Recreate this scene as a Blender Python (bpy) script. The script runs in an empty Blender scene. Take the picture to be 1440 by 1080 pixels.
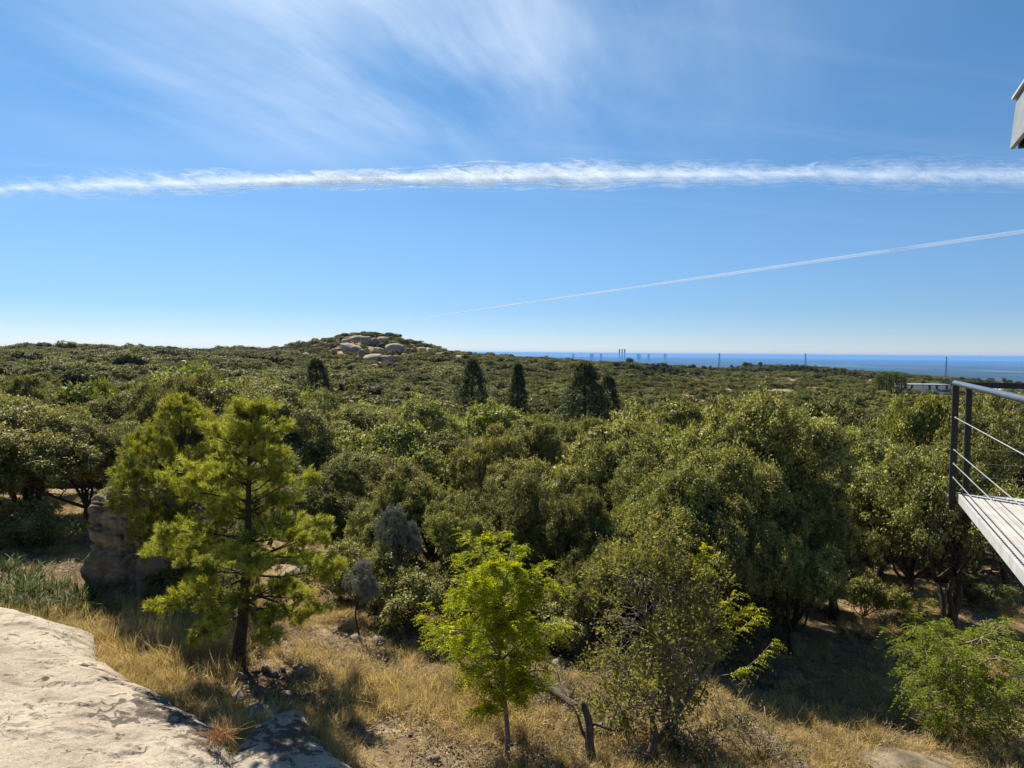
import bpy, math, random
import numpy as np
from mathutils import Vector, Matrix, Euler

SC = bpy.context.scene
COL = SC.collection
R = math.radians
RNG = np.random.default_rng(11)

# ------------------------------------------------------------------ camera
# eye at the origin, x right, y ahead, z up (metres); a 25 mm lens on 36 mm
F = 1000.0
PITCH, ROLL = math.atan(44 / 1000.0), R(0.475)
CAM_M = Matrix.Rotation(math.pi / 2 - PITCH, 3, 'X') @ Matrix.Rotation(ROLL, 3, 'Z')
cd = bpy.data.cameras.new('camera')
cd.lens = 25.0; cd.sensor_width = 36.0; cd.clip_start = 0.05; cd.clip_end = 400000
cam = bpy.data.objects.new('camera', cd); COL.objects.link(cam)
cam.rotation_euler = CAM_M.to_euler()
SC.camera = cam

def ray(px, py):
    return (CAM_M @ Vector((px - 720, 540 - py, -F))).normalized()

def at(px, py, Y):                       # point seen at a place of the picture, Y metres ahead
    d = ray(px, py); return d * (Y / d.y)

# ------------------------------------------------------------------ noise
def _hash(ix, iy, s):
    n = (ix.astype(np.int64) * 374761393 + iy.astype(np.int64) * 668265263 + s * 1442695041) & 0x7fffffff
    n = ((n ^ (n >> 13)) * 1274126177) & 0x7fffffff
    return ((n ^ (n >> 16)) & 0xffff) / 65535.0

def vnoise(x, y, s=0):
    x = np.asarray(x, float); y = np.asarray(y, float)
    ix = np.floor(x); iy = np.floor(y); fx = x - ix; fy = y - iy
    fx = fx * fx * (3 - 2 * fx); fy = fy * fy * (3 - 2 * fy)
    a = _hash(ix, iy, s); b = _hash(ix + 1, iy, s); c = _hash(ix, iy + 1, s); d = _hash(ix + 1, iy + 1, s)
    return (a * (1 - fx) + b * fx) * (1 - fy) + (c * (1 - fx) + d * fx) * fy

def fbm(x, y, s=0, o=4):
    v = 0; a = 0.5
    for i in range(o):
        v = v + a * (vnoise(np.asarray(x) * 2 ** i, np.asarray(y) * 2 ** i, s + i) - 0.5); a *= 0.5
    return v * 2

def sstep(a, b, v):
    t = np.clip((np.asarray(v, float) - a) / (b - a), 0, 1); return t * t * (3 - 2 * t)

# ------------------------------------------------------------------ terrain height
AZ = [-180, -60, -36, -20, -8, 0, 8, 16, 22, 27, 30, 36, 60, 180]
ZR = [0, -1.5, -2.6, -2.4, -4.6, -6.9, -10.0, -15.0, -13.5, -17.5, -20.0, -25.5, -30, 0]
RR = [450, 450, 450, 450, 470, 520, 600, 650, 700, 700, 700, 700, 700, 450]
ZV = [-9, -9, -9.5, -10.5, -12, -13, -14, -15, -15.2, -15.5, -15.5, -15.5, -15.5, -9]
HILL = (-78.0, 385.0)

def gz(x, y):
    x = np.asarray(x, float); y = np.asarray(y, float)
    r = np.hypot(x, y); a = np.degrees(np.arctan2(x, y))
    yy = np.maximum(y, 7.0)
    xs = np.clip(x, -16, 22)
    near = -5.6 - 0.10 * (yy - 11) - 0.11 * (xs + 5) * sstep(4, 10, y)
    near = np.where(y < 7, -5.2 - 0.11 * (np.clip(x, -6, 6) + 5) * sstep(4, 10, y), near)
    near = np.maximum(near, -9.6)
    zv = np.interp(a, AZ, ZV); zr = np.interp(a, AZ, ZR); rr = np.interp(a, AZ, RR)
    t1 = sstep(26, 95, r)
    t2 = np.clip((r - 95) / (rr - 95), 0, 1); t2 = t2 * t2 * (2.2 - 1.2 * t2)
    z = near * (1 - t1) + zv * t1
    z = z + (zr - zv) * t2 * t1
    d2 = ((x - HILL[0]) / np.where(x < HILL[0], 23.0, 31.0)) ** 2 + ((y - HILL[1]) / 48.0) ** 2
    z = z + 13.9 * np.exp(-0.5 * d2) * t1
    z = z - np.maximum(r - rr * 1.04, 0) ** 1.0 * 0.42 * sstep(1.0, 1.25, r / rr)
    n = fbm(x / 60, y / 60, 5, 3) * 2.4 * sstep(60, 160, r) + fbm(x / 7, y / 7, 9, 3) * 0.45 * sstep(12, 30, r)
    n = n + fbm(x / 1.6, y / 1.6, 3, 3) * 0.16 * (1 - sstep(40, 80, r))
    return z + n

def ground(px, py, lo=6.0, hi=900.0):    # where the line of sight meets the terrain
    d = ray(px, py); t = np.geomspace(lo, hi, 3000)
    below = (d.z * t) < gz(d.x * t, d.y * t)
    k = int(np.argmax(below)) if below.any() else len(t) - 1
    return Vector((d.x * t[k], d.y * t[k], float(gz(d.x * t[k], d.y * t[k]))))

# ------------------------------------------------------------------ object helpers
def tag(o, label=None, cat=None, group=None, kind=None):
    if label: o['label'] = label
    if cat: o['category'] = cat
    if group: o['group'] = group
    if kind: o['kind'] = kind
    return o

def mesh_np(name, V, Q, mat, tint=None, smooth=False, n=4):
    V = np.ascontiguousarray(V, np.float32); Q = np.ascontiguousarray(Q, np.int32)
    me = bpy.data.meshes.new(name)
    me.vertices.add(len(V)); me.vertices.foreach_set('co', V.ravel())
    me.loops.add(Q.size); me.loops.foreach_set('vertex_index', Q.ravel())
    me.polygons.add(len(Q)); me.polygons.foreach_set('loop_start', np.arange(0, Q.size, n, dtype=np.int32))
    if tint is not None:
        at_ = me.attributes.new('tint', 'FLOAT', 'POINT'); at_.data.foreach_set('value', np.ascontiguousarray(tint, np.float32))
    me.update(calc_edges=True); me.validate()
    if smooth: me.polygons.foreach_set('use_smooth', np.ones(len(Q), bool))
    me.materials.append(mat)
    return me

def link(name, me, parent=None, loc=None):
    o = bpy.data.objects.new(name, me); COL.objects.link(o)
    if parent: o.parent = parent
    if loc is not None: o.location = loc
    return o

def empty(name, loc, rz=0.0, scale=(1, 1, 1)):
    o = bpy.data.objects.new(name, None); COL.objects.link(o)
    o.location = loc; o.rotation_euler = (0, 0, rz); o.scale = scale; o.empty_display_size = 0.3
    return o

class MB:
    def __init__(s): s.v = []; s.f = []
    def tube(s, pts, rad, seg=7, cap=True):
        pts = [Vector(p) for p in pts]; n0 = len(s.v); up = Vector((0.13, 0.31, 0.94)); m = len(pts)
        prev = None
        for i, p in enumerate(pts):
            d = (pts[min(i + 1, m - 1)] - pts[max(i - 1, 0)])
            d = d.normalized() if d.length > 1e-9 else Vector((0, 0, 1))
            if prev is None: u = d.cross(up); u = u if u.length > 1e-3 else d.cross(Vector((1, 0, 0)))
            else: u = prev - d * prev.dot(d)
            u.normalize(); prev = u; w = d.cross(u)
            r = rad[i] if hasattr(rad, '__len__') else rad
            for k in range(seg):
                a = 2 * math.pi * k / seg
                s.v.append(p + u * (r * math.cos(a)) + w * (r * math.sin(a)))
        for i in range(m - 1):
            for k in range(seg):
                a = n0 + i * seg + k; b = n0 + i * seg + (k + 1) % seg
                s.f.append((a, b, b + seg, a + seg))
        if cap:
            s.f.append(tuple(n0 + k for k in range(seg))[::-1])
            s.f.append(tuple(n0 + (m - 1) * seg + k for k in range(seg)))
        return s
    def box(s, c, size, M=None):
        n0 = len(s.v); c = Vector(c)
        for dx in (-.5, .5):
            for dy in (-.5, .5):
                for dz in (-.5, .5):
                    p = Vector((dx * size[0], dy * size[1], dz * size[2]))
                    s.v.append((M @ p if M else p) + c)
        for f in ((0, 1, 3, 2), (4, 6, 7, 5), (0, 4, 5, 1), (2, 3, 7, 6), (0, 2, 6, 4), (1, 5, 7, 3)):
            s.f.append(tuple(n0 + k for k in f))
        return s
    def prism(s, poly, z0, z1):
        n0 = len(s.v); m = len(poly)
        for z in (z0, z1):
            for p in poly: s.v.append(Vector((p[0], p[1], z)))
        s.f.append(tuple(n0 + k for k in range(m))[::-1]); s.f.append(tuple(n0 + m + k for k in range(m)))
        for k in range(m): s.f.append((n0 + k, n0 + (k + 1) % m, n0 + m + (k + 1) % m, n0 + m + k))
        return s
    def mesh(s, name, mat, smooth=False):
        me = bpy.data.meshes.new(name); me.from_pydata([tuple(v) for v in s.v], [], s.f); me.update()
        if smooth: me.polygons.foreach_set('use_smooth', np.ones(len(me.polygons), bool))
        me.materials.append(mat); return me
    def build(s, name, mat, parent=None, smooth=False, bevel=0):
        o = link(name, s.mesh(name, mat, smooth), parent)
        if bevel:
            b = o.modifiers.new('bevel', 'BEVEL'); b.width = bevel; b.segments = 2; b.limit_method = 'ANGLE'
        return o

# ------------------------------------------------------------------ materials
def newmat(name):
    m = bpy.data.materials.new(name); m.use_nodes = True; nt = m.node_tree; nt.nodes.clear()
    out = nt.nodes.new('ShaderNodeOutputMaterial'); return m, nt, out

def N(nt, t, **kw):
    n = nt.nodes.new(t)
    for k, v in kw.items():
        if k in n.bl_rna.properties.keys(): setattr(n, k, v)
        else: n.inputs[k.replace('_', ' ')].default_value = v
    return n

def ramp(nt, fac, stops):
    n = nt.nodes.new('ShaderNodeValToRGB'); cr = n.color_ramp
    while len(cr.elements) < len(stops): cr.elements.new(0.5)
    for e, (p, c) in zip(cr.elements, stops):
        e.position = p; e.color = (*c, 1) if len(c) == 3 else c
    nt.links.new(fac, n.inputs[0]); return n

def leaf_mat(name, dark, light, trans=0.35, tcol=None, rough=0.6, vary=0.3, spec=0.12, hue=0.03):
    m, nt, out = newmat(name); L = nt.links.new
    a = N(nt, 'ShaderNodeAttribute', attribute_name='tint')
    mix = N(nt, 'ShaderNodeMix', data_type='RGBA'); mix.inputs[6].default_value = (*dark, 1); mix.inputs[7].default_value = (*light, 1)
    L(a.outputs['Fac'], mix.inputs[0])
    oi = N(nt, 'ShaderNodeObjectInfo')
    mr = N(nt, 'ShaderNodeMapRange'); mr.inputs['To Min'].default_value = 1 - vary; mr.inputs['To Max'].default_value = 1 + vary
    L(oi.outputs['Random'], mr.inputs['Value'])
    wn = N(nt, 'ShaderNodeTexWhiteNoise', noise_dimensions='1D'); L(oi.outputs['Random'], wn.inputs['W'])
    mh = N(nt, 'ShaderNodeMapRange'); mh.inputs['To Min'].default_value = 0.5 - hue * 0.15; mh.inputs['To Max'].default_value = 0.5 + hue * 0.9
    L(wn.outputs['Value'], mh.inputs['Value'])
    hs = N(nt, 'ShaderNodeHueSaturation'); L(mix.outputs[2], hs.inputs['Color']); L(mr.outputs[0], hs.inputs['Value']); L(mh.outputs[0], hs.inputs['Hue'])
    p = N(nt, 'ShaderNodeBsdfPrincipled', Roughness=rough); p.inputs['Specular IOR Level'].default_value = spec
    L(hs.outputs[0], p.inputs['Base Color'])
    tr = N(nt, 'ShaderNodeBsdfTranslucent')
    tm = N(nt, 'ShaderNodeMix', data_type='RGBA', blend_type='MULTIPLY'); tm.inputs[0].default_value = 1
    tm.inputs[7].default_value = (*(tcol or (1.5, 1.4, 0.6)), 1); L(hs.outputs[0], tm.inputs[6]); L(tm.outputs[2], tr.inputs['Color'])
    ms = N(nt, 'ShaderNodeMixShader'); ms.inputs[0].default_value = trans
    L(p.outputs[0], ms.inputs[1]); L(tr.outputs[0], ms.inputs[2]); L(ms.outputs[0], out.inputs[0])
    return m

def noise_mat(name, stops, scale=3.0, rough=0.85, bump=0.3, bscale=None, detail=8, dist=0.02, spec=0.25, metal=0.0):
    m, nt, out = newmat(name); L = nt.links.new
    tc = N(nt, 'ShaderNodeTexCoord')
    n = N(nt, 'ShaderNodeTexNoise', Scale=scale, Detail=detail, Roughness=0.62); L(tc.outputs['Object'], n.inputs['Vector'])
    cr = ramp(nt, n.outputs['Fac'], stops)
    p = N(nt, 'ShaderNodeBsdfPrincipled', Roughness=rough, Metallic=metal); p.inputs['Specular IOR Level'].default_value = spec
    L(cr.outputs[0], p.inputs['Base Color'])
    if bump:
        b = N(nt, 'ShaderNodeTexNoise', Scale=bscale or scale * 5, Detail=8, Roughness=0.7); L(tc.outputs['Object'], b.inputs['Vector'])
        bp = N(nt, 'ShaderNodeBump', Strength=bump, Distance=dist); L(b.outputs['Fac'], bp.inputs['Height']); L(bp.outputs[0], p.inputs['Normal'])
    L(p.outputs[0], out.inputs[0]); return m

M = {}
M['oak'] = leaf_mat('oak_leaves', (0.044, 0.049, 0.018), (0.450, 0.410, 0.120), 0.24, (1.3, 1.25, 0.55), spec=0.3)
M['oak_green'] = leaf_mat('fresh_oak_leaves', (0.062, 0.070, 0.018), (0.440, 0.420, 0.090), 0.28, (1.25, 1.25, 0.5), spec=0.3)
M['oak_far'] = leaf_mat('far_leaves', (0.068, 0.070, 0.022), (0.300, 0.262, 0.072), 0.32, vary=0.42, spec=0.2)
M['scrub'] = leaf_mat('scrub_leaves', (0.042, 0.045, 0.016), (0.310, 0.275, 0.080), 0.22, (1.25, 1.25, 0.6), vary=0.5, spec=0.12, hue=0.035)
M['silver'] = leaf_mat('silver_leaves', (0.11, 0.12, 0.10), (0.31, 0.32, 0.265), 0.2, (1.1, 1.1, 0.9))
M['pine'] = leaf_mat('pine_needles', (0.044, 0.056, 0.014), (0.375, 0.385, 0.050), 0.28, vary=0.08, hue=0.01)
M['cedar'] = leaf_mat('conifer_needles', (0.034, 0.050, 0.025), (0.170, 0.190, 0.080), 0.18, vary=0.2, hue=0.01)
M['locust'] = leaf_mat('locust_leaves', (0.20, 0.235, 0.012), (0.52, 0.54, 0.024), 0.55, (1.4, 1.3, 0.5), vary=0.08, hue=0.01)
M['drab'] = leaf_mat('drab_leaves', (0.10, 0.105, 0.030), (0.36, 0.33, 0.105), 0.35, vary=0.1, hue=0.01)
M['elder'] = leaf_mat('elder_leaves', (0.085, 0.120, 0.014), (0.27, 0.31, 0.042), 0.4, vary=0.1, hue=0.01)
M['iris'] = leaf_mat('iris_blades', (0.055, 0.075, 0.030), (0.16, 0.19, 0.080), 0.25, (1.2, 1.2, 0.7), vary=0.2)
M['straw'] = leaf_mat('dry_grass_blades', (0.30, 0.21, 0.085), (0.68, 0.53, 0.25), 0.35, (1.2, 1.1, 0.8), vary=0.45, hue=0.012)
M['deadtuft'] = leaf_mat('rusty_dry_blades', (0.22, 0.10, 0.035), (0.42, 0.24, 0.09), 0.3, (1.1, 1.0, 0.8), vary=0.1)
M['poplar'] = leaf_mat('poplar_leaves', (0.07, 0.09, 0.02), (0.16, 0.18, 0.035), 0.3, vary=0.15)
M['bark'] = noise_mat('bark', [(0.3, (0.028, 0.021, 0.015)), (0.6, (0.085, 0.066, 0.047)), (0.8, (0.13, 0.105, 0.08))], 14, 0.95, 0.9, 30, dist=0.03)
M['twig'] = noise_mat('pale_twig', [(0.3, (0.13, 0.095, 0.06)), (0.7, (0.33, 0.27, 0.19))], 10, 0.9, 0.3)
M['dead'] = noise_mat('dead_wood', [(0.3, (0.05, 0.037, 0.026)), (0.7, (0.20, 0.16, 0.115))], 9, 0.95, 0.8, 25)

def granite_mat(name, light, mid, dark, spots=0.5, sc=1.0, patches=()):
    m, nt, out = newmat(name); L = nt.links.new
    tc = N(nt, 'ShaderNodeTexCoord'); mp = N(nt, 'ShaderNodeMapping'); mp.inputs['Scale'].default_value = (sc, sc, sc); L(tc.outputs['Object'], mp.inputs[0])
    n1 = N(nt, 'ShaderNodeTexNoise', Scale=0.9, Detail=10, Roughness=0.65); L(mp.outputs[0], n1.inputs['Vector'])
    c1 = ramp(nt, n1.outputs['Fac'], [(0.32, dark), (0.47, mid), (0.62, light)])
    n2 = N(nt, 'ShaderNodeTexNoise', Scale=3.2, Detail=12, Roughness=0.72, Distortion=0.4); L(mp.outputs[0], n2.inputs['Vector'])
    s2 = ramp(nt, n2.outputs['Fac'], [(0.56, (0, 0, 0)), (0.66, (1, 1, 1))])
    n2b = N(nt, 'ShaderNodeTexNoise', Scale=0.55, Detail=3); L(mp.outputs[0], n2b.inputs['Vector'])
    s2b = ramp(nt, n2b.outputs['Fac'], [(0.48, (0, 0, 0)), (0.62, (1, 1, 1))])
    mu = N(nt, 'ShaderNodeMath', operation='MULTIPLY'); L(s2.outputs[0], mu.inputs[0]); L(s2b.outputs[0], mu.inputs[1])
    acc = mu.outputs[0]
    for (cx_, cy_, rr_) in patches:                       # brown lichen colonies of their own shape
        dv = N(nt, 'ShaderNodeVectorMath', operation='DISTANCE'); dv.inputs[1].default_value = (cx_, cy_, -5.4); L(tc.outputs['Object'], dv.inputs[0])
        mk = N(nt, 'ShaderNodeMapRange', interpolation_type='SMOOTHSTEP'); mk.inputs['From Min'].default_value = rr_; mk.inputs['From Max'].default_value = rr_ * 0.25; mk.inputs['To Min'].default_value = 0; mk.inputs['To Max'].default_value = 0.16; L(dv.outputs['Value'], mk.inputs['Value'])
        nl = N(nt, 'ShaderNodeTexNoise', Scale=5.5, Detail=9, Roughness=0.66, Distortion=0.9); L(tc.outputs['Object'], nl.inputs['Vector'])
        ad = N(nt, 'ShaderNodeMath', operation='ADD'); L(nl.outputs['Fac'], ad.inputs[0]); L(mk.outputs[0], ad.inputs[1])
        sr = ramp(nt, ad.outputs[0], [(0.575, (0, 0, 0)), (0.64, (1, 1, 1))]); mxm = N(nt, 'ShaderNodeMath', operation='MAXIMUM'); L(acc, mxm.inputs[0]); L(sr.outputs[0], mxm.inputs[1]); acc = mxm.outputs[0]
    mu2 = N(nt, 'ShaderNodeMath', operation='MULTIPLY'); L(acc, mu2.inputs[0]); mu2.inputs[1].default_value = spots
    mx = N(nt, 'ShaderNodeMix', data_type='RGBA'); L(mu2.outputs[0], mx.inputs[0]); L(c1.outputs[0], mx.inputs[6]); mx.inputs[7].default_value = (0.075, 0.06, 0.045, 1)
    n3 = N(nt, 'ShaderNodeTexNoise', Scale=42, Detail=4, Roughness=0.8); L(mp.outputs[0], n3.inputs['Vector'])
    c3 = ramp(nt, n3.outputs['Fac'], [(0.35, (0.62, 0.60, 0.57)), (0.6, (1, 1, 1))])
    mm = N(nt, 'ShaderNodeMix', data_type='RGBA', blend_type='MULTIPLY'); mm.inputs[0].default_value = 1; L(mx.outputs[2], mm.inputs[6]); L(c3.outputs[0], mm.inputs[7])
    vo = N(nt, 'ShaderNodeTexVoronoi', feature='DISTANCE_TO_EDGE', Scale=0.42)
    nd = N(nt, 'ShaderNodeTexNoise', Scale=1.5, Detail=5); L(mp.outputs[0], nd.inputs['Vector'])
    va = N(nt, 'ShaderNodeVectorMath', operation='ADD'); L(mp.outputs[0], va.inputs[0]); L(nd.outputs['Color'], va.inputs[1]); L(va.outputs[0], vo.inputs['Vector'])
    cr = ramp(nt, vo.outputs['Distance'], [(0.0, (0.7, 0.7, 0.7)), (0.006, (1, 1, 1))])
    p = N(nt, 'ShaderNodeBsdfPrincipled', Roughness=0.9); p.inputs['Specular IOR Level'].default_value = 0.2
    m3 = N(nt, 'ShaderNodeMix', data_type='RGBA'); L(cr.outputs[0], m3.inputs[0]); m3.inputs[6].default_value = (0.10, 0.085, 0.065, 1); L(mm.outputs[2], m3.inputs[7])
    L(m3.outputs[2], p.inputs['Base Color'])
    h = N(nt, 'ShaderNodeMath', operation='MULTIPLY_ADD'); L(n3.outputs['Fac'], h.inputs[0]); h.inputs[1].default_value = 0.25; L(n2.outputs['Fac'], h.inputs[2])
    h2 = N(nt, 'ShaderNodeMath', operation='MULTIPLY_ADD'); L(cr.outputs[0], h2.inputs[0]); h2.inputs[1].default_value = 0.5; L(h.outputs[0], h2.inputs[2])
    bp = N(nt, 'ShaderNodeBump', Strength=0.9, Distance=0.055 / sc); L(h2.outputs[0], bp.inputs['Height']); L(bp.outputs[0], p.inputs['Normal'])
    L(p.outputs[0], out.inputs[0]); return m
M['slab'] = granite_mat('pale_granite', (0.56, 0.475, 0.37), (0.47, 0.39, 0.30), (0.30, 0.24, 0.18), 0.85, 1.0, ((-5.0, 10.2, 1.1), (-4.1, 9.7, 0.9), (-5.6, 9.6, 0.7), (-3.1, 9.9, 1.0)))
M['stone'] = granite_mat('loose_stone', (0.36, 0.30, 0.225), (0.27, 0.225, 0.165), (0.14, 0.115, 0.085), 0.5, 2.5)
M['boulder'] = granite_mat('hill_granite', (0.47, 0.39, 0.285), (0.36, 0.29, 0.205), (0.15, 0.12, 0.085), 0.7, 0.22)
M['masonry'] = granite_mat('lichened_masonry', (0.36, 0.285, 0.19), (0.21, 0.165, 0.11), (0.075, 0.06, 0.042), 0.8, 1.8)

def ground_mat():
    m, nt, out = newmat('dry_ground'); L = nt.links.new
    g = N(nt, 'ShaderNodeNewGeometry')
    n1 = N(nt, 'ShaderNodeTexNoise', Scale=0.45, Detail=9, Roughness=0.6); L(g.outputs['Position'], n1.inputs['Vector'])
    c1 = ramp(nt, n1.outputs['Fac'], [(0.36, (0.085, 0.060, 0.034)), (0.5, (0.28, 0.20, 0.11)), (0.64, (0.50, 0.385, 0.24))])
    n2 = N(nt, 'ShaderNodeTexNoise', Scale=5, Detail=10, Roughness=0.75); L(g.outputs['Position'], n2.inputs['Vector'])
    c2 = ramp(nt, n2.outputs['Fac'], [(0.35, (0.45, 0.42, 0.38)), (0.62, (1.1, 1.1, 1.1))])
    mm = N(nt, 'ShaderNodeMix', data_type='RGBA', blend_type='MULTIPLY'); mm.inputs[0].default_value = 1; L(c1.outputs[0], mm.inputs[6]); L(c2.outputs[0], mm.inputs[7])
    p = N(nt, 'ShaderNodeBsdfPrincipled', Roughness=0.95); p.inputs['Specular IOR Level'].default_value = 0.1; L(mm.outputs[2], p.inputs['Base Color'])
    n3 = N(nt, 'ShaderNodeTexNoise', Scale=18, Detail=6, Roughness=0.8); L(g.outputs['Position'], n3.inputs['Vector'])
    bp = N(nt, 'ShaderNodeBump', Strength=0.8, Distance=0.06); L(n3.outputs['Fac'], bp.inputs['Height']); L(bp.outputs[0], p.inputs['Normal'])
    L(p.outputs[0], out.inputs[0]); return m
M['ground'] = ground_mat()

def plain_mat():
    m, nt, out = newmat('far_plain'); L = nt.links.new
    g = N(nt, 'ShaderNodeNewGeometry')
    mp = N(nt, 'ShaderNodeMapping'); mp.inputs['Scale'].default_value = (0.00035, 0.00022, 0); L(g.outputs['Position'], mp.inputs[0])
    n1 = N(nt, 'ShaderNodeTexNoise', Scale=1, Detail=9, Roughness=0.62); L(mp.outputs[0], n1.inputs['Vector'])
    c1 = ramp(nt, n1.outputs['Fac'], [(0.40, (0.030, 0.040, 0.024)), (0.56, (0.055, 0.060, 0.034)), (0.66, (0.17, 0.14, 0.08)), (0.75, (0.42, 0.36, 0.27))])
    p = N(nt, 'ShaderNodeBsdfDiffuse'); L(c1.outputs[0], p.inputs['Color']); L(p.outputs[0], out.inputs[0]); return m
M['plain'] = plain_mat()

# ------------------------------------------------------------------ ground sheets
def build_terrain():
    a = np.concatenate([np.linspace(-47, 47, 760), np.linspace(47, 313, 160)[1:-1]])
    r = np.concatenate([[0.0], np.geomspace(1.2, 1900, 420)])
    A, Rr = np.meshgrid(np.radians(a), r); X = Rr * np.sin(A); Y = Rr * np.cos(A)
    Z = gz(X, Y)
    V = np.stack([X, Y, Z], -1).reshape(-1, 3); n = len(a); i = np.arange(len(r) - 1)[:, None] * n; k = np.arange(n)[None, :]; k2 = (k + 1) % n
    Q = np.stack([i + k, i + k2, i + n + k2, i + n + k], -1).reshape(-1, 4)
    o = link('terrain', mesh_np('terrain', V, Q, M['ground'], smooth=True))
    tag(o, 'dry ochre hillside ground falling away under the oaks', kind='structure')
    a = np.linspace(0, 360, 240, endpoint=False); r = np.geomspace(700, 62000, 60)
    A, Rr = np.meshgrid(np.radians(a), r)
    V = np.stack([Rr * np.sin(A), Rr * np.cos(A), np.full_like(A, -300.0)], -1).reshape(-1, 3); n = len(a)
    i = np.arange(len(r) - 1)[:, None] * n; k = np.arange(n)[None, :]; k2 = (k + 1) % n
    Q = np.stack([i + k, i + k2, i + n + k2, i + n + k], -1).reshape(-1, 4)
    o = link('plain', mesh_np('plain', V, Q, M['plain'])); tag(o, 'wide blue plain reaching the horizon', kind='structure')
build_terrain()

# a low hazy mountain far off at the left edge
def mountain():
    u = np.linspace(-1, 1, 90); v = np.linspace(-1, 1, 40); U, W = np.meshgrid(u, v)
    h = np.clip(1 - U * U, 0, 1) ** 1.3 * np.clip(1 - W * W, 0, 1) * (1 + 0.25 * fbm(U * 4, W * 4, 40, 4))
    V = np.stack([U * 900, W * 500, h * 460], -1).reshape(-1, 3); n = 90
    i = np.arange(39)[:, None] * n; k = np.arange(n - 1)[None, :]
    Q = np.stack([i + k, i + k + 1, i + n + k + 1, i + n + k], -1).reshape(-1, 4)
    m = noise_mat('mountain_scrub', [(0.35, (0.05, 0.055, 0.03)), (0.65, (0.15, 0.12, 0.07))], 0.01, bump=0)
    o = link('mountain', mesh_np('mountain', V, Q, m, smooth=True), loc=(-4350, 5200, -330)); tag(o, 'low brown mountain far off at the left edge', kind='structure')
mountain()

# ------------------------------------------------------------------ foliage generators
def unit(v): return v / np.maximum(np.linalg.norm(v, axis=-1, keepdims=True), 1e-9)
def runit(n, g): return unit(g.normal(size=(n, 3)))

def leaves(pos, d, nrm, Ln, W, tint, fold=0.12):
    d = unit(d); side = unit(np.cross(d, nrm)); nn = np.cross(side, d)
    Ln = np.asarray(Ln).reshape(-1, 1); W = np.asarray(W).reshape(-1, 1)
    mid = pos + d * Ln * 0.45
    V = np.stack([pos, mid + side * W * 0.5 + nn * W * fold, pos + d * Ln, mid - side * W * 0.5 + nn * W * fold], 1).reshape(-1, 3)
    return V, np.repeat(tint, 4)

def pack(name, parts, mat):
    V = np.concatenate([p[0] for p in parts]); T = np.concatenate([p[1] for p in parts])
    Q = np.arange(len(V)).reshape(-1, 4)
    return mesh_np(name, V, Q, mat, tint=np.clip(T, 0, 1))

def lobe_points(lobes, n, g, centre, zmin):
    """points and outward normals on the outer skin of a cluster of lobes"""
    C = np.array([l[0] for l in lobes]); Rd = np.array([l[1] for l in lobes])
    area = Rd ** 2; k = g.choice(len(lobes), size=n * 3, p=area / area.sum())
    u = runit(n * 3, g); u[:, 2] = np.where(u[:, 2] < -0.35, -u[:, 2], u[:, 2])
    rr = Rd[k] * (1 + 0.10 * g.normal(size=n * 3)); P = C[k] + u * rr[:, None] * np.array([1, 1, 0.85])
    dist = np.linalg.norm((P[:, None, :] - C[None]) / np.array([1, 1, 0.85]), axis=-1) / Rd[None]
    dist[np.arange(len(P)), k] = 9
    keep = (dist.min(1) > 0.80) & (P[:, 2] > zmin)
    P = P[keep][:n]; u = u[keep][:n]
    out = unit(P - np.array(centre))
    return P, unit(u * 0.7 + out * 0.4)

def sprig_leaves(P, D, nl, L, leafL, leafW, g, spread=0.75, up=0.35, tipbright=0.5):
    n = len(P); t = g.random((n, nl)); ln = L * (0.6 + 0.8 * g.random((n, 1)))
    D = unit(D + np.array([0, 0, up]) + 0.35 * g.normal(size=(n, 3)))
    jit = g.normal(size=(n, nl, 3)) * L * 0.16
    pos = P[:, None, :] + D[:, None, :] * (t * ln)[..., None] + jit
    d = unit(D[:, None, :] * 0.7 + spread * unit(g.normal(size=(n, nl, 3))))
    nr = unit(g.normal(size=(n, nl, 3)) * 0.8 + np.array([0, 0, 0.7]))
    st = np.clip(0.32 + 0.2 * g.normal(size=(n, 1)), 0, 1)
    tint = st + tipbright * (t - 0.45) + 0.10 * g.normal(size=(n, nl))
    s = (0.7 + 0.6 * g.random((n, nl))).ravel()
    return leaves(pos.reshape(-1, 3), d.reshape(-1, 3), nr.reshape(-1, 3), leafL * s, leafW * s, tint.ravel())

def bunch_leaves(P, D, r, nl, leafL, leafW, g, tone=0.42):
    """rounded bunches of leaves that face outward and up, like the tufted spray ends of an evergreen oak"""
    n = len(P); rr = r * (0.6 + 0.8 * g.random((n, 1, 1)))
    u = unit(g.normal(size=(n, nl, 3)) + 0.75 * (unit(D) + np.array([0, 0, 0.5]))[:, None, :])
    pos = P[:, None, :] + u * rr * (0.55 + 0.5 * g.random((n, nl, 1))) * np.array([1, 1, 0.8])
    nr = unit(u + 0.38 * g.normal(size=(n, nl, 3)) + np.array([0, 0, 0.25])); t = g.normal(size=(n, nl, 3)); d = unit(t - nr * (t * nr).sum(-1, keepdims=True) + 0.30 * u)
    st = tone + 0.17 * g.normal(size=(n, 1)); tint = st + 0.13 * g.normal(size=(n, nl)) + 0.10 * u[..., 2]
    sc = (0.65 + 0.7 * g.random((n, nl))).ravel()
    return leaves(pos.reshape(-1, 3), d.reshape(-1, 3), nr.reshape(-1, 3), leafL * sc, leafW * sc, tint.ravel())

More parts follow.
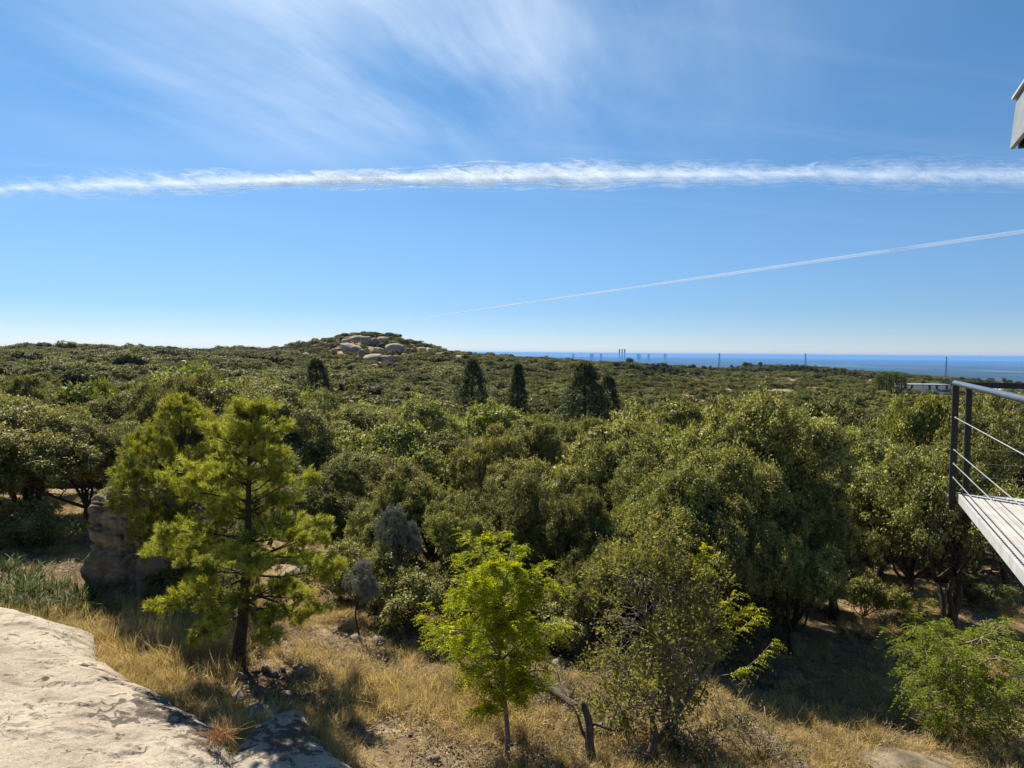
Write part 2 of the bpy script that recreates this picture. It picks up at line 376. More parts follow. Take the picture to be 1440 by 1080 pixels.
def bend(a, b, g, n=6, amp=0.12, sag=0.0):
    a = np.array(a, float); b = np.array(b, float); L = np.linalg.norm(b - a); t = np.linspace(0, 1, n)
    o1 = g.normal(size=3) * amp * L; o2 = g.normal(size=3) * amp * L * 0.5
    return [tuple(a + (b - a) * u + o1 * math.sin(math.pi * u) + o2 * math.sin(2 * math.pi * u) + np.array([0, 0, -sag * L * u * u])) for u in t]

def make_oak(seed, n_spr, nl, leafL, leafW, L, rx=2.3, rz=1.9, cz=2.9, nlobe=24, lr=(0.40, 0.95), trunks=1, twigs=40, mat='oak', barkmat='bark', zmin=0.55, tr=0.17, bun=(0.24, 80)):
    g = np.random.default_rng(seed); lobes = []
    nb = max(4, nlobe // 4); sq = 0.8 + 0.4 * g.random()
    for b in range(nb):                                            # boughs, each a bunch of smaller lobes
        az = 2.4 * b + 0.8 * g.random(); v = -0.45 + 1.4 * ((b * 0.618 + 0.2 * g.random()) % 1.0); q = 0.50 + 0.38 * g.random()
        hr = math.sqrt(max(0.05, 1 - min(0.98, abs(v)) ** 2)); bc = np.array([math.cos(az) * hr * rx * q * sq, math.sin(az) * hr * rx * q / sq, cz + v * rz * q])
        for i in range(4 if nlobe < 24 else 5):
            lobes.append((bc + runit(1, g)[0] * np.array([1, 1, 0.8]) * rx * 0.25 * (0.5 + g.random()), (lr[0] + (lr[1] - lr[0]) * g.random() ** 1.4) * 0.88))
    for i in range(3): lobes.append((np.array([0.3 * g.normal(), 0.3 * g.normal(), cz + 0.1 * rz * g.normal()]), lr[1]))
    nlobe = len(lobes)
    P, D = lobe_points(lobes, int(n_spr * 1.3), g, (0, 0, cz - rz * 0.6), zmin)
    nz = fbm(P[:, 0] * 2.3 + P[:, 2] * 1.4, P[:, 1] * 2.3 - P[:, 2] * 1.7, seed, 3)          # sprays in bunches with gaps between
    P = P + D * (nz * 0.42)[:, None]; kp = nz > -0.10 - 0.20 * g.random(len(P)); P = P[kp][:n_spr]; D = D[kp][:n_spr]
    nbun = max(40, int(n_spr * nl * 0.72 / bun[1])); kb = g.choice(len(P), nbun, replace=nbun > len(P)); ks = g.choice(len(P), max(10, int(n_spr * 0.30)))
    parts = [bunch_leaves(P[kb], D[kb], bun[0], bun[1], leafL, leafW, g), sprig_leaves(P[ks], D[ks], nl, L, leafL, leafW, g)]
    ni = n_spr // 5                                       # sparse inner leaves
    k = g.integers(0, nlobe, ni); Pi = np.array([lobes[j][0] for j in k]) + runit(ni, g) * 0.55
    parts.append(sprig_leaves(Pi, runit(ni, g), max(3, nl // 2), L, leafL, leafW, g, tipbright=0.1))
    crown = pack('crown', parts, M[mat])
    mb = MB(); ends = []
    for tnk in range(trunks):
        bx = np.array([0, 0, -0.35]) if trunks == 1 else np.array([g.normal() * 0.10, g.normal() * 0.10, -0.35])
        lean = g.normal(size=2) * 0.3
        fork = np.array([bx[0] * 1.8 + lean[0], bx[1] * 1.8 + lean[1], cz - rz * (0.85 + 0.25 * g.random())])
        r0 = tr * (1 if tnk == 0 else 0.55)
        tp = bend(bx, fork, g, 7, 0.06)
        mb.tube(tp, [r0 * (1.45 if i == 0 else 1.15 if i == 1 else 1 - 0.06 * i) for i in range(7)], 9)
        idx = g.choice(nlobe, min(nlobe, 9 if trunks == 1 else 5), replace=False)
        for j in idx:
            e = lobes[j][0] + np.array([0, 0, 0.25]); lp = bend(fork - np.array([0, 0, 0.05]), e, g, 7, 0.10)
            rr = r0 * 0.55; ends += lp[3:]; mb.tube(lp, [rr * (1 - 0.8 * i / 6) for i in range(7)], 6)
            for q in range(3):
                s = lp[2 + q]; e2 = np.array(s) + runit(1, g)[0] * 0.9 + np.array([0, 0, 0.3])
                mb.tube(bend(s, e2, g, 4, 0.12), [rr * 0.38, rr * 0.3, rr * 0.2, rr * 0.08], 5)
    for i in range(twigs):
        s = np.array(ends[g.integers(0, len(ends))]); dv = runit(1, g)[0]; dv[2] = abs(dv[2]) * 0.8; e = s + dv * (0.7 + 0.7 * g.random())
        mb.tube(bend(s, e, g, 4, 0.15), [0.022, 0.017, 0.012, 0.005], 4)
    return crown, mb.mesh('trunk', M[barkmat], True)

# needle tufts: bunches of blades at the branch ends
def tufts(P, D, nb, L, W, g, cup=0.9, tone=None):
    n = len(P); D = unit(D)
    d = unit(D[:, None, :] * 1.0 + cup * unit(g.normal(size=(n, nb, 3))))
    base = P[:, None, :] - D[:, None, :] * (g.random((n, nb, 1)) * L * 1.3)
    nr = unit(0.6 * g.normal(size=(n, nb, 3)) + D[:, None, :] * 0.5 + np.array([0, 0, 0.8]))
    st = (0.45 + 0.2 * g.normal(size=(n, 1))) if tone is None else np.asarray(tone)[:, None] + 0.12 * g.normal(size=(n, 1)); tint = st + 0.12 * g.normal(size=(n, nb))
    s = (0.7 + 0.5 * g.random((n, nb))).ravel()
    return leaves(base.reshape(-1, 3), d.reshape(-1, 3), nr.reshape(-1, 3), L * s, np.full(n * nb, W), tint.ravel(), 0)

def make_pine(seed, H=5.3, z0=1.25, rmax=1.75, whorls=13, per=7, nb=36, L=0.115, lean=(0.35, 0.0)):
    g = np.random.default_rng(seed); mb = MB(); P = []; D = []; G = []
    def ax(t): return np.array([lean[0] * t + 0.05 * math.sin(5 * t), lean[1] * t + 0.04 * math.cos(4 * t), t * H])
    tp = [tuple(ax(t) - (np.array([0, 0, 0.3]) if t == 0 else 0)) for t in np.linspace(0, 1, 12)]
    mb.tube(tp, [0.125 * (1 - 0.9 * t) * (1.3 if t == 0 else 1) for t in np.linspace(0, 1, 12)], 9)
    for w in range(whorls):
        f = w / (whorls - 1); z = z0 + (H - 0.25 - z0) * f; ln = rmax * (0.12 + (1 - f) ** 0.8 * (0.72 + 0.28 * min(1, f * 4)))
        for b in range(per):
            if g.random() < 0.05: continue
            az = 2 * math.pi * (b + 0.37 * w + 0.5 * g.random()) / per; l = ln * (0.45 + 0.75 * g.random()); s0 = ax(min(1, (z + 0.25 * g.normal()) / H))
            dirv = np.array([math.cos(az), math.sin(az), 0.02 + 0.5 * f]); e = s0 + dirv * l
            pts = bend(s0, e, g, 7, 0.06, -0.10 if f > 0.3 else 0.12); r = 0.030 * (1 - 0.6 * f)
            mb.tube(pts, [r * (1 - 0.8 * i / 6) for i in range(7)], 5); pa = np.array(pts); e = pa[-1]
            for q in range(max(4, int(l * 7.5))):
                t = 0.30 + 0.70 * g.random() ** 0.75; i = min(5, int(t * 6)); p = pa[i] + (pa[i + 1] - pa[i]) * (t * 6 - i)
                sd = unit(np.cross(dirv, [0, 0, 1])) * (1 if q % 2 else -1); tl = (0.14 + 0.26 * g.random()) * (1.2 - 0.5 * t)
                td = unit(dirv * 0.6 + sd * (0.3 + 0.8 * g.random()) + np.array([0, 0, 0.45 * g.random() - 0.02])); c = p + td * tl
                mb.tube([tuple(p), tuple(p + td * tl * 0.5 - np.array([0, 0, 0.012])), tuple(c)], [0.009, 0.007, 0.004], 4)
                tone = 0.25 * g.normal()
                for k in range(4):                                        # a rounded clump of tufts at the tip
                    P.append(c + 0.065 * g.normal(size=3)); D.append(td * 0.7 + np.array([0, 0, 0.55]) + 0.3 * g.normal(size=3))
            for k in range(4): P.append(e + 0.06 * g.normal(size=3)); D.append(dirv * 0.5 + np.array([0, 0, 0.7]))
    for k in range(8): P.append(ax(1.0) - np.array([0, 0, 0.09 * k]) + 0.03 * g.normal(size=3)); D.append(np.array([0, 0, 1.0]) + 0.4 * g.normal(size=3))
    P = np.array(P); D = np.array(D)
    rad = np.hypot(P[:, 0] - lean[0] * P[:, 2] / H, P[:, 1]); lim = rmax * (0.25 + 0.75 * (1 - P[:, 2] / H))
    return pack('crown', [tufts(P, D, nb, L, 0.012, g, 0.9, 0.05 + 0.8 * np.clip(rad / lim, 0, 1) ** 1.5)], M['pine']), mb.mesh('trunk', M['bark'], True)  # tint pales outward: new growth, plus sunlit tips and dark interior painted in

# pinnate leaves on drooping stalks
def pinnate(P, D, g, npair=6, stalk=0.22, lL=0.05, lW=0.022, droop=0.5):
    n = len(P); D = unit(D); t = np.linspace(0.2, 1, npair); side = unit(np.cross(D, np.array([0, 0, 1.0])) + 1e-4)
    up = np.cross(side, D); ln = stalk * (0.7 + 0.6 * g.random(n)); out = []
    st = np.clip(0.45 + 0.22 * g.normal(size=n), 0, 1)
    for j in range(npair):
        c = P + D * (ln * t[j])[:, None] + np.array([0, 0, -1.0]) * (droop * ln * t[j] ** 2)[:, None]
        tang = unit(D + np.array([0, 0, -1.0]) * (2 * droop * t[j]))
        for sgn in (1, -1):
            d = unit(side * sgn + tang * 0.5 + 0.25 * g.normal(size=(n, 3)) + np.array([0, 0, -0.15]))
            nr = unit(up + 0.4 * g.normal(size=(n, 3)))
            sc = (0.8 + 0.4 * g.random(n)) * (1.05 - 0.35 * t[j])
            out.append(leaves(c, d, nr, lL * sc, lW * sc, st + 0.08 * g.normal(size=n)))
    return out

def make_locust(seed, H=3.45, cz0=1.15, rx=1.05, nbr=26, nleaf=2300, barkmat='twig', mat='locust', stalk=0.24, npair=6, lL=0.06, lW=0.028, r0=0.05, topbias=1.0, bare=False, shape=None):
    g = np.random.default_rng(seed); mb = MB(); segs = []
    main = bend((0, 0, -0.25), (0.05, 0.1, H * 0.93), g, 10, 0.03)
    mb.tube(main, [r0 * (1 - 0.085 * i) for i in range(10)], 7); ma = np.array(main)
    for b in range(nbr):
        f = (b + g.random()) / nbr; z = cz0 * 0.75 + (H * 0.9 - cz0 * 0.75) * f ** topbias
        i = min(8, int(z / H * 9.5)); s = ma[i] + (ma[i + 1] - ma[i]) * g.random()
        prof = math.sin(math.pi * min(0.98, 0.16 + 0.73 * f)) ** 0.7
        az = 2.4 * b + g.random(); l = rx * prof * (0.65 + 0.5 * g.random())
        if shape: l *= shape(az, f)
        e = s + np.array([math.cos(az) * l, math.sin(az) * l, l * (0.35 + 0.5 * f)])
        p = bend(s, e, g, 6, 0.09, 0.12); mb.tube(p, [r0 * 0.42 * (1 - 0.15 * k) for k in range(6)], 5); segs.append(np.array(p))
        for q in range(4):
            s2 = np.array(p[2 + q % 3]); e2 = s2 + runit(1, g)[0] * l * 0.45 + np.array([math.cos(az), math.sin(az), 0.2]) * l * 0.25
            p2 = bend(s2, e2, g, 5, 0.10, 0.1); mb.tube(p2, [0.012, 0.010, 0.008, 0.006, 0.003], 4); segs.append(np.array(p2))
    k = g.integers(0, len(segs), nleaf); t = 0.25 + 0.75 * g.random(nleaf) ** 0.7
    P = []; D = []
    for a, b in zip(k, t):
        s = segs[a]; m = len(s) - 1; i = min(m - 1, int(b * m)); P.append(s[i] + (s[i + 1] - s[i]) * (b * m - i)); D.append(s[-1] - s[0])
    P = np.array(P); D = unit(np.array(D)) * 0.7 + 0.8 * runit(nleaf, g) + np.array([0, 0, 0.35])
    return P, D, mb, g

def strap_clump(seed, n, L, W, mat, spread=0.55, segs=4, arch=0.5, r=0.2):
    g = np.random.default_rng(seed); V = []; T = []; Q = []; nv = 0
    az = g.random(n) * 2 * math.pi; sp = g.random(n) * spread; ln = L * (0.55 + 0.6 * g.random(n)); tn = np.clip(0.5 + 0.25 * g.normal(size=n), 0, 1)
    base = np.stack([g.normal(size=n) * r, g.normal(size=n) * r, np.full(n, -0.03)], -1)
    dh = np.stack([np.cos(az), np.sin(az), np.zeros(n)], -1); sd = np.stack([-np.sin(az), np.cos(az), np.zeros(n)], -1)
    rows = []
    for j in range(segs + 1):
        t = j / segs; h = ln * (t - arch * sp * t * t); o = ln * sp * (t * 0.6 + arch * 1.3 * t * t)
        c = base + dh * o[:, None]; c[:, 2] += h; w = W * (1 - t) ** 0.6 * 0.5 + 0.0008
        rows.append((c - sd * w, c + sd * w))
    V = np.stack([x for rw in rows for x in rw], 1).reshape(-1, 3); m = 2 * (segs + 1)
    b = np.arange(n)[:, None] * m + 2 * np.arange(segs)[None]; Q = np.stack([b, b + 1, b + 3, b + 2], -1).reshape(-1, 4)
    return mesh_np('blades', V, Q, mat, tint=np.repeat(tn, m))

def conifer_mesh(seed, H=7.0, rmax=1.9, n=2600, leaf=0.28, mat='cedar', p=0.9):
    g = np.random.default_rng(seed); parts = []
    f = g.random(n) ** 1.25; tier = np.floor(f * 15 + g.random(n) * 0.3) / 15
    az = g.random(n) * 2 * math.pi; tv = 0.72 + 0.5 * vnoise(tier * 33.0, tier * 0 + seed, seed); rr = rmax * (1 - f) ** p * (0.5 + 0.5 * g.random(n) ** 0.5) * (0.85 + 0.32 * np.sin(az * 3 + tier * 40)) * tv
    P = np.stack([np.cos(az) * rr, np.sin(az) * rr, 0.5 + f * (H - 0.5) - 0.10 * rr], -1)
    D = np.stack([np.cos(az), np.sin(az), np.full(n, 0.15)], -1)
    parts.append(sprig_leaves(P, D, 7, leaf * 1.1, leaf * 0.75, leaf * 0.26, g, 0.6, 0.1, 0.4))
    mb = MB(); mb.tube([(0, 0, -0.4), (0, 0, H * 0.5), (0, 0, H)], [0.2, 0.12, 0.02], 7)
    return pack('crown', parts, M[mat]), mb.mesh('trunk', M['bark'], True)

def stone_mesh(seed, mat, sub=3, rough=0.25, squash=(1, 1, 0.7), flat=0.0):
    import bmesh
    g = np.random.default_rng(seed); bm = bmesh.new(); bmesh.ops.create_icosphere(bm, subdivisions=sub, radius=1.0)
    o = g.random(3) * 50
    planes = [(runit(1, g)[0], 0.62 + 0.3 * g.random()) for _ in range(9)]
    for v in bm.verts:
        p = np.array(v.co)
        for nn, dd in planes:
            s = p @ nn - dd
            if s > 0: p = p - nn * s * 0.75
        n = fbm(p[0] * 1.3 + o[0] + p[2], p[1] * 1.3 + o[1] - p[2] * 0.7, seed, 4)
        p = p * (1 + rough * float(n)); v.co = (p[0] * squash[0], p[1] * squash[1], p[2] * squash[2])
    me = bpy.data.meshes.new('stone'); bm.to_mesh(me); bm.free()
    me.polygons.foreach_set('use_smooth', np.ones(len(me.polygons), bool)); me.materials.append(mat); return me

def block_mesh(seed, mat, sub=3, k=8, rough=0.13, size=(1, 1, 1)):
    import bmesh
    g = np.random.default_rng(seed); bm = bmesh.new(); bmesh.ops.create_icosphere(bm, subdivisions=sub, radius=1.0); o = g.random(3) * 40; sh = g.normal(size=(3, 3)) * 0.10
    for v in bm.verts:
        p = np.array(v.co); p = p / (np.abs(p) ** k).sum() ** (1 / k); p = p + sh @ p
        p = p * (1 + rough * float(fbm(p[0] * 1.4 + o[0] + p[2] * 0.8, p[1] * 1.4 + o[1] - p[2], seed, 4))); v.co = (p[0] * size[0], p[1] * size[1], p[2] * size[2])
    me = bpy.data.meshes.new('block'); bm.to_mesh(me); bm.free(); me.polygons.foreach_set('use_smooth', np.ones(len(me.polygons), bool)); me.materials.append(mat); return me

# scattered instances of prototypes: used only for what nobody could count
def scatter(name, pts, rot, scl, idx, protos, label, kind='stuff'):
    pc = bpy.data.collections.new(name + '_kinds')
    for i, me in enumerate(protos):
        pc.objects.link(bpy.data.objects.new(f'{name}_{i:02d}', me))
    me = bpy.data.meshes.new(name); n = len(pts); me.vertices.add(n); me.vertices.foreach_set('co', np.ascontiguousarray(pts, np.float32).ravel())
    for an, ty, key, arr in (('rot', 'FLOAT_VECTOR', 'vector', rot), ('scl', 'FLOAT_VECTOR', 'vector', scl), ('kin', 'INT', 'value', idx)):
        a = me.attributes.new(an, ty, 'POINT'); a.data.foreach_set(key, np.ascontiguousarray(arr, np.int32 if ty == 'INT' else np.float32).ravel())
    o = link(name, me)
    ng = bpy.data.node_groups.new(name, 'GeometryNodeTree')
    ng.interface.new_socket('Geometry', in_out='INPUT', socket_type='NodeSocketGeometry'); ng.interface.new_socket('Geometry', in_out='OUTPUT', socket_type='NodeSocketGeometry')
    gi = ng.nodes.new('NodeGroupInput'); go = ng.nodes.new('NodeGroupOutput'); L = ng.links.new
    ci = ng.nodes.new('GeometryNodeCollectionInfo'); ci.inputs['Collection'].default_value = pc; ci.inputs['Separate Children'].default_value = True; ci.inputs['Reset Children'].default_value = True
    ip = ng.nodes.new('GeometryNodeInstanceOnPoints'); ip.inputs['Pick Instance'].default_value = True
    def attr(n, t):
        q = ng.nodes.new('GeometryNodeInputNamedAttribute'); q.data_type = t; q.inputs['Name'].default_value = n; return [s for s in q.outputs if s.enabled][0]
    er = ng.nodes.new('FunctionNodeEulerToRotation'); L(attr('rot', 'FLOAT_VECTOR'), er.inputs[0]); L(er.outputs[0], ip.inputs['Rotation'])
    L(attr('scl', 'FLOAT_VECTOR'), ip.inputs['Scale']); L(attr('kin', 'INT'), ip.inputs['Instance Index'])
    L(gi.outputs[0], ip.inputs['Points']); L(ci.outputs[0], ip.inputs['Instance']); L(ip.outputs[0], go.inputs[0])
    md = o.modifiers.new('scatter', 'NODES'); md.node_group = ng
    return tag(o, label, kind=kind)

# ------------------------------------------------------------------ clearings, where the sandy ground shows
CLEAR = []
for px, py, rad in ((1160, 582, 4.5), (1175, 579, 3.5), (1245, 548, 6), (1262, 549, 5), (848, 511, 6), (858, 512, 5), (1130, 800, 2.4), (1160, 805, 2.2), (1300, 556, 11), (1285, 557, 9), (1315, 557, 9), (1275, 561, 7), (1300, 562, 8), (1325, 562, 7)):
    p = ground(px, py); CLEAR.append((p.x, p.y, rad))
    if p.y > 60: CLEAR.append((p.x * (1 - rad / p.y), p.y - rad, rad))
BOULDERS = [  # picture column, row, width, height, tone
    (495, 489, 32, 12), (500, 475, 19, 9), (515, 478, 21, 13), (527, 481, 15, 11), (538, 477, 18, 8), (556, 489, 32, 17),
    (510, 496, 11, 10), (523, 502, 28, 12), (545, 505, 22, 13), (424, 500, 20, 9), (485, 480, 14, 8), (441, 505, 10, 5), (533, 492, 14, 8),
    (593, 490, 11, 5), (606, 492, 10, 5), (618, 498, 17, 6), (641, 502, 24, 5), (664, 505, 20, 5), (683, 508, 14, 5), (570, 499, 12, 6),
    (470, 492, 9, 4), (478, 503, 8, 4), (560, 478, 9, 4), (576, 487, 10, 4), (586, 496, 9, 4), (606, 501, 10, 3), (626, 491, 9, 3), (650, 497, 10, 3), (675, 501, 9, 3), (700, 506, 10, 3), (535, 511, 10, 5), (455, 498, 8, 4), (545, 472, 10, 4), (508, 470, 9, 4)]
BP = []
for px, py, w, h in BOULDERS:
    p = ground(px, py + h * 0.45); BP.append(p)
    CLEAR.append((p.x, p.y - 2, 0.46 * w * p.y / 1000 + 0.8)); CLEAR.append((p.x, p.y - 7, 0.34 * w * p.y / 1000 + 0.6))
CLEAR = np.array(CLEAR)
def clear_of(x, y):
    d = np.hypot(x[:, None] - CLEAR[None, :, 0], y[:, None] - CLEAR[None, :, 1]); return (d > CLEAR[None, :, 2]).all(1)

# ------------------------------------------------------------------ trees
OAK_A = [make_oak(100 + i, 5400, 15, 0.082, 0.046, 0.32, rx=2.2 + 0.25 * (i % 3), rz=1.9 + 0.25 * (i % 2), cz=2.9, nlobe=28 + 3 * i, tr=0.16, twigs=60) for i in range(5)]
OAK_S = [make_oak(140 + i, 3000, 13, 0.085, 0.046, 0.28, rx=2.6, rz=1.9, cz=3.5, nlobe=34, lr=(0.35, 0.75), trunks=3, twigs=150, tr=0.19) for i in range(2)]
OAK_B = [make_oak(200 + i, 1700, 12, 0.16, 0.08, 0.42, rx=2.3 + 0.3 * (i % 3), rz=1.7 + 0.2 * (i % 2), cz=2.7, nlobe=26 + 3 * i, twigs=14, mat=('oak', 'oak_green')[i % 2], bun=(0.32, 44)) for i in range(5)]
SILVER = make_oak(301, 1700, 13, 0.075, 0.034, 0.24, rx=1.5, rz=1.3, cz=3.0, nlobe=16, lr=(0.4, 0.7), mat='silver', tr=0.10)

def tree(name, mesh_pair, x, y, h, w, rz, label, cat='tree', group=None, nominal=(5.2, 4.9), wy=None):
    z = float(gz(x, y)); s = h / nominal[0]; sx = w / nominal[1]
    r = empty(name, (x, y, z), rz, (sx, wy or sx, s)); tag(r, label, cat, group)
    link('trunk', mesh_pair[1], r); link('crown', mesh_pair[0], r); return r

def span(me_pair):
    c = np.empty(len(me_pair[0].vertices) * 3, np.float32); me_pair[0].vertices.foreach_get('co', c); c = c.reshape(-1, 3)
    return (float(np.percentile(c[:, 2], 99.9)), float(np.percentile(np.hypot(c[:, 0], c[:, 1]), 98)) * 2)
SP = {id(m): span(m) for m in OAK_A + OAK_S + OAK_B + [SILVER]}

PLACED = []
def oak_px(kind, px, top, wpx, Y, label, name='holm_oak', group='holm oaks of the near slope', rz=None):
    x = (at(px, 700, Y)).x; ztop = at(px, top, Y).z; g0 = float(gz(x, Y)); h = ztop - g0
    PLACED.append((x, Y)); return tree(name, kind, x, Y, h, max(wpx * Y / 1000, (0.76 if name == 'holm_oak' else 0.4) * h), RNG.random() * 6.28 if rz is None else rz, label, group=group, nominal=SP[id(kind)])

A, S, B = OAK_A, OAK_S, OAK_B
NEAR = [
 (A[0], 38, 566, 230, 21, 'broad grey green oak left of the upright brown boulder'),
 (A[2], 118, 590, 170, 22.5, 'lower oak crowding the left side of the upright brown boulder'),
 (A[2], 165, 592, 140, 26, 'rounded oak just above the upright brown boulder'),
 (A[4], -70, 600, 200, 19, 'oak cut off by the left edge beside the strap leaved plants'),
 (B[1], 310, 512, 250, 50, 'wide pale yellowish canopy rising above the pine'),
 (A[1], 425, 612, 170, 29, 'olive oak showing between the pine and the dark oaks'),
 (B[3], 455, 545, 80, 58, 'dark lumpy oak standing up behind the pine top'),
 (A[3], 605, 648, 165, 20.5, 'dark trunked oak with lit olive top above the silver sapling'),
 (A[0], 515, 640, 140, 25, 'shaded oak right behind the silver grey shrub tree'),
 (A[2], 712, 666, 150, 19.5, 'olive oak directly behind the bright lime green tree'),
 (A[4], 800, 690, 125, 18.2, 'small yellow olive oak up and right of the lime green tree'),
 (A[1], 865, 606, 210, 23, 'wide oak in the middle of the slope with bare stems beneath'),
 (A[3], 978, 588, 165, 21.5, 'oak leaning against the tallest dark oak'),
 (A[0], 1065, 550, 230, 22, 'tallest oak, a dense dark dome on the right of centre'),
 (A[2], 940, 640, 140, 20, 'oak at the left foot of the tallest dark oak'),
 (S[0], 1225, 605, 200, 26, 'open airy oak with visible limbs left of the railing'),
 (S[1], 1345, 578, 250, 21.5, 'open oak with thick dark multiple trunks below the deck'),
 (A[4], 1420, 600, 170, 30, 'oak seen through the railing cables'),
 (S[1], 1178, 690, 120, 22.5, 'thin leaning young oak standing in the dark shade'),
  (A[3], 925, 645, 140, 17.6, 'full dark oak right behind the straggly shrub tree'),
 (A[1], 1015, 690, 140, 16.4, 'dark oak touching the right side of the straggly shrub tree'),
 (A[2], 1112, 735, 115, 17.6, 'lowest dark oak left of the thin leaning young oak'),
 (A[2], 838, 758, 105, 16.3, 'small oak between the lime green tree and the straggly shrub tree'),
 (B[0], 540, 578, 180, 41, 'pale olive oak above the shaded oaks at left of centre'),
 (A[3], 640, 604, 160, 34, 'oak in the second row above the lime green tree'),
 (B[2], 735, 588, 170, 43, 'broad olive oak below the twin dark conifers'),
 (A[1], 465, 600, 120, 36, 'oak with pale crown right of the pine top'),
 (B[4], 935, 560, 170, 50, 'oak rising behind the tallest dark oak on its left'),
 (A[2], 1120, 612, 110, 34, 'oak tucked behind the right flank of the tallest oak'),
 (A[0], 800, 622, 130, 35, 'oak in the second row between two olive oaks'),
 (B[3], 665, 563, 150, 57, 'oak below the dark conifer left of centre'),
 (B[1], 1290, 552, 150, 46, 'grey green oak below the white building'),
 (B[0], 1180, 560, 140, 44, 'oak below the sandy clearing'),
 (B[2], 1400, 548, 150, 42, 'oak behind the corner of the railing'),
 (B[4], 45, 528, 180, 44, 'dark oak in the row behind the broad left oak'),
 (B[1], 165, 532, 160, 46, 'mid green oak behind the rounded oak by the boulder'),
 (A[4], 560, 690, 150, 20.0, 'shaded oak close behind the silver grey shrub tree'),
 (A[1], 655, 706, 130, 18.6, 'dark low oak at the left shoulder of the lime green tree'),
 (A[3], 470, 652, 150, 22.5, 'dark oak between the pine and the silver sapling'),
 (A[0], 905, 655, 150, 22, 'dark oak above the straggly shrub tree'),
 (A[2], 840, 688, 130, 20, 'oak with yellowish top left of the straggly shrub tree'),
 (A[1], 1020, 668, 170, 20.2, 'deeply shaded oak at the foot of the tallest oak'),
 (A[0], 1000, 620, 150, 19.2, 'tall shaded oak in front of the tallest oak'),
 (A[4], 1112, 680, 150, 19.3, 'dark spreading oak in the shade right of the tallest oak'),
 (A[3], 380, 640, 150, 24, 'oak hidden behind the trunk of the young pine'),
 (A[2], 1290, 650, 150, 25, 'dark oak behind the open oak with multiple trunks'),
 (A[0], 745, 640, 150, 25, 'oak in the third row above the lime green tree'),
 (B[2], 235, 562, 130, 36, 'oak showing behind the yellow green pine'),
]
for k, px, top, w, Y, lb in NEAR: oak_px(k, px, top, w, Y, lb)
oak_px(SILVER, 556, 712, 70, 17.4, 'silver grey leaved shrub tree in front of dark oaks', 'silver_tree', 'silver leaved small trees')
oak_px(SILVER, 507, 788, 60, 15.2, 'small silver sapling on a thin bare stem', 'silver_tree', 'silver leaved small trees')

# the two pines at the left
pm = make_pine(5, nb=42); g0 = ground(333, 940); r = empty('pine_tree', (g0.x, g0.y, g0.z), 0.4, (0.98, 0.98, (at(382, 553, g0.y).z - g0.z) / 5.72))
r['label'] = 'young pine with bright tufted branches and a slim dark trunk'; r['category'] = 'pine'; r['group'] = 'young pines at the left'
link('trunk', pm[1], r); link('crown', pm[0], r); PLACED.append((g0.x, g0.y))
def dome_pine(seed):
    g = np.random.default_rng(seed); lobes = []
    for i in range(44):
        t = g.random() ** 1.15; az = 2.4 * i; rr = 1.45 * (1 - t) ** 0.62 * (0.55 + 0.55 * g.random()) * (0.72 + 0.28 * min(1, t * 4))
        lobes.append((np.array([rr * math.cos(az), rr * math.sin(az), 1.25 + 3.1 * t]), 0.30 + 0.30 * g.random()))
    lobes.append((np.array([0, 0, 4.4]), 0.32))
    P, D = lobe_points(lobes, 1900, g, (0, 0, 1.8), 0.7); D = D + np.array([0, 0, 0.3]) + 0.25 * g.normal(size=D.shape)
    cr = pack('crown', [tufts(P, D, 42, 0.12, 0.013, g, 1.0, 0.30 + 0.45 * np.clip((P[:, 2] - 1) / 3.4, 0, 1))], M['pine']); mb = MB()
    mb.tube([(0, 0, -0.3), (0.05, 0, 1.5), (0, 0.05, 3.0), (0, 0, 4.2)], [0.15, 0.11, 0.07, 0.015], 8)
    for l in lobes[::2]: mb.tube(bend((0.03, 0, max(0.9, l[0][2] - 0.9)), l[0], g, 6, 0.06), [0.045, 0.038, 0.03, 0.022, 0.014, 0.006], 5)
    return cr, mb.mesh('trunk', M['bark'], True)
pm2 = dome_pine(8)
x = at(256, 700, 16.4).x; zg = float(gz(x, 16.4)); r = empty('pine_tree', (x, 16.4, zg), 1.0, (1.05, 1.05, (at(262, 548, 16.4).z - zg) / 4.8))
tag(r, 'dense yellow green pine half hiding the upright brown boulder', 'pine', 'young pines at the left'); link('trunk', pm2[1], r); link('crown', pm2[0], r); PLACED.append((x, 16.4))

# bright lime locust sapling
Pq, Dq, mb, g = make_locust(21, H=3.4, cz0=1.75, rx=0.98, nbr=44, nleaf=5400, shape=lambda az, f: 0.95 + 0.35 * math.sin(az + 0.4) + 0.25 * math.sin(3 * az + 9 * f))
lg = ground(712, 1068); r = empty('locust_tree', lg, 0.7, (0.95, 0.95, (at(680, 748, lg.y).z - lg.z) / 3.85)); tag(r, 'slender young tree with bright lime green feathery leaves', 'tree')
link('trunk', mb.mesh('trunk', M['twig'], True), r); link('crown', pack('crown', pinnate(Pq, Dq, g, 6, 0.20, 0.048, 0.022), M['locust']), r)

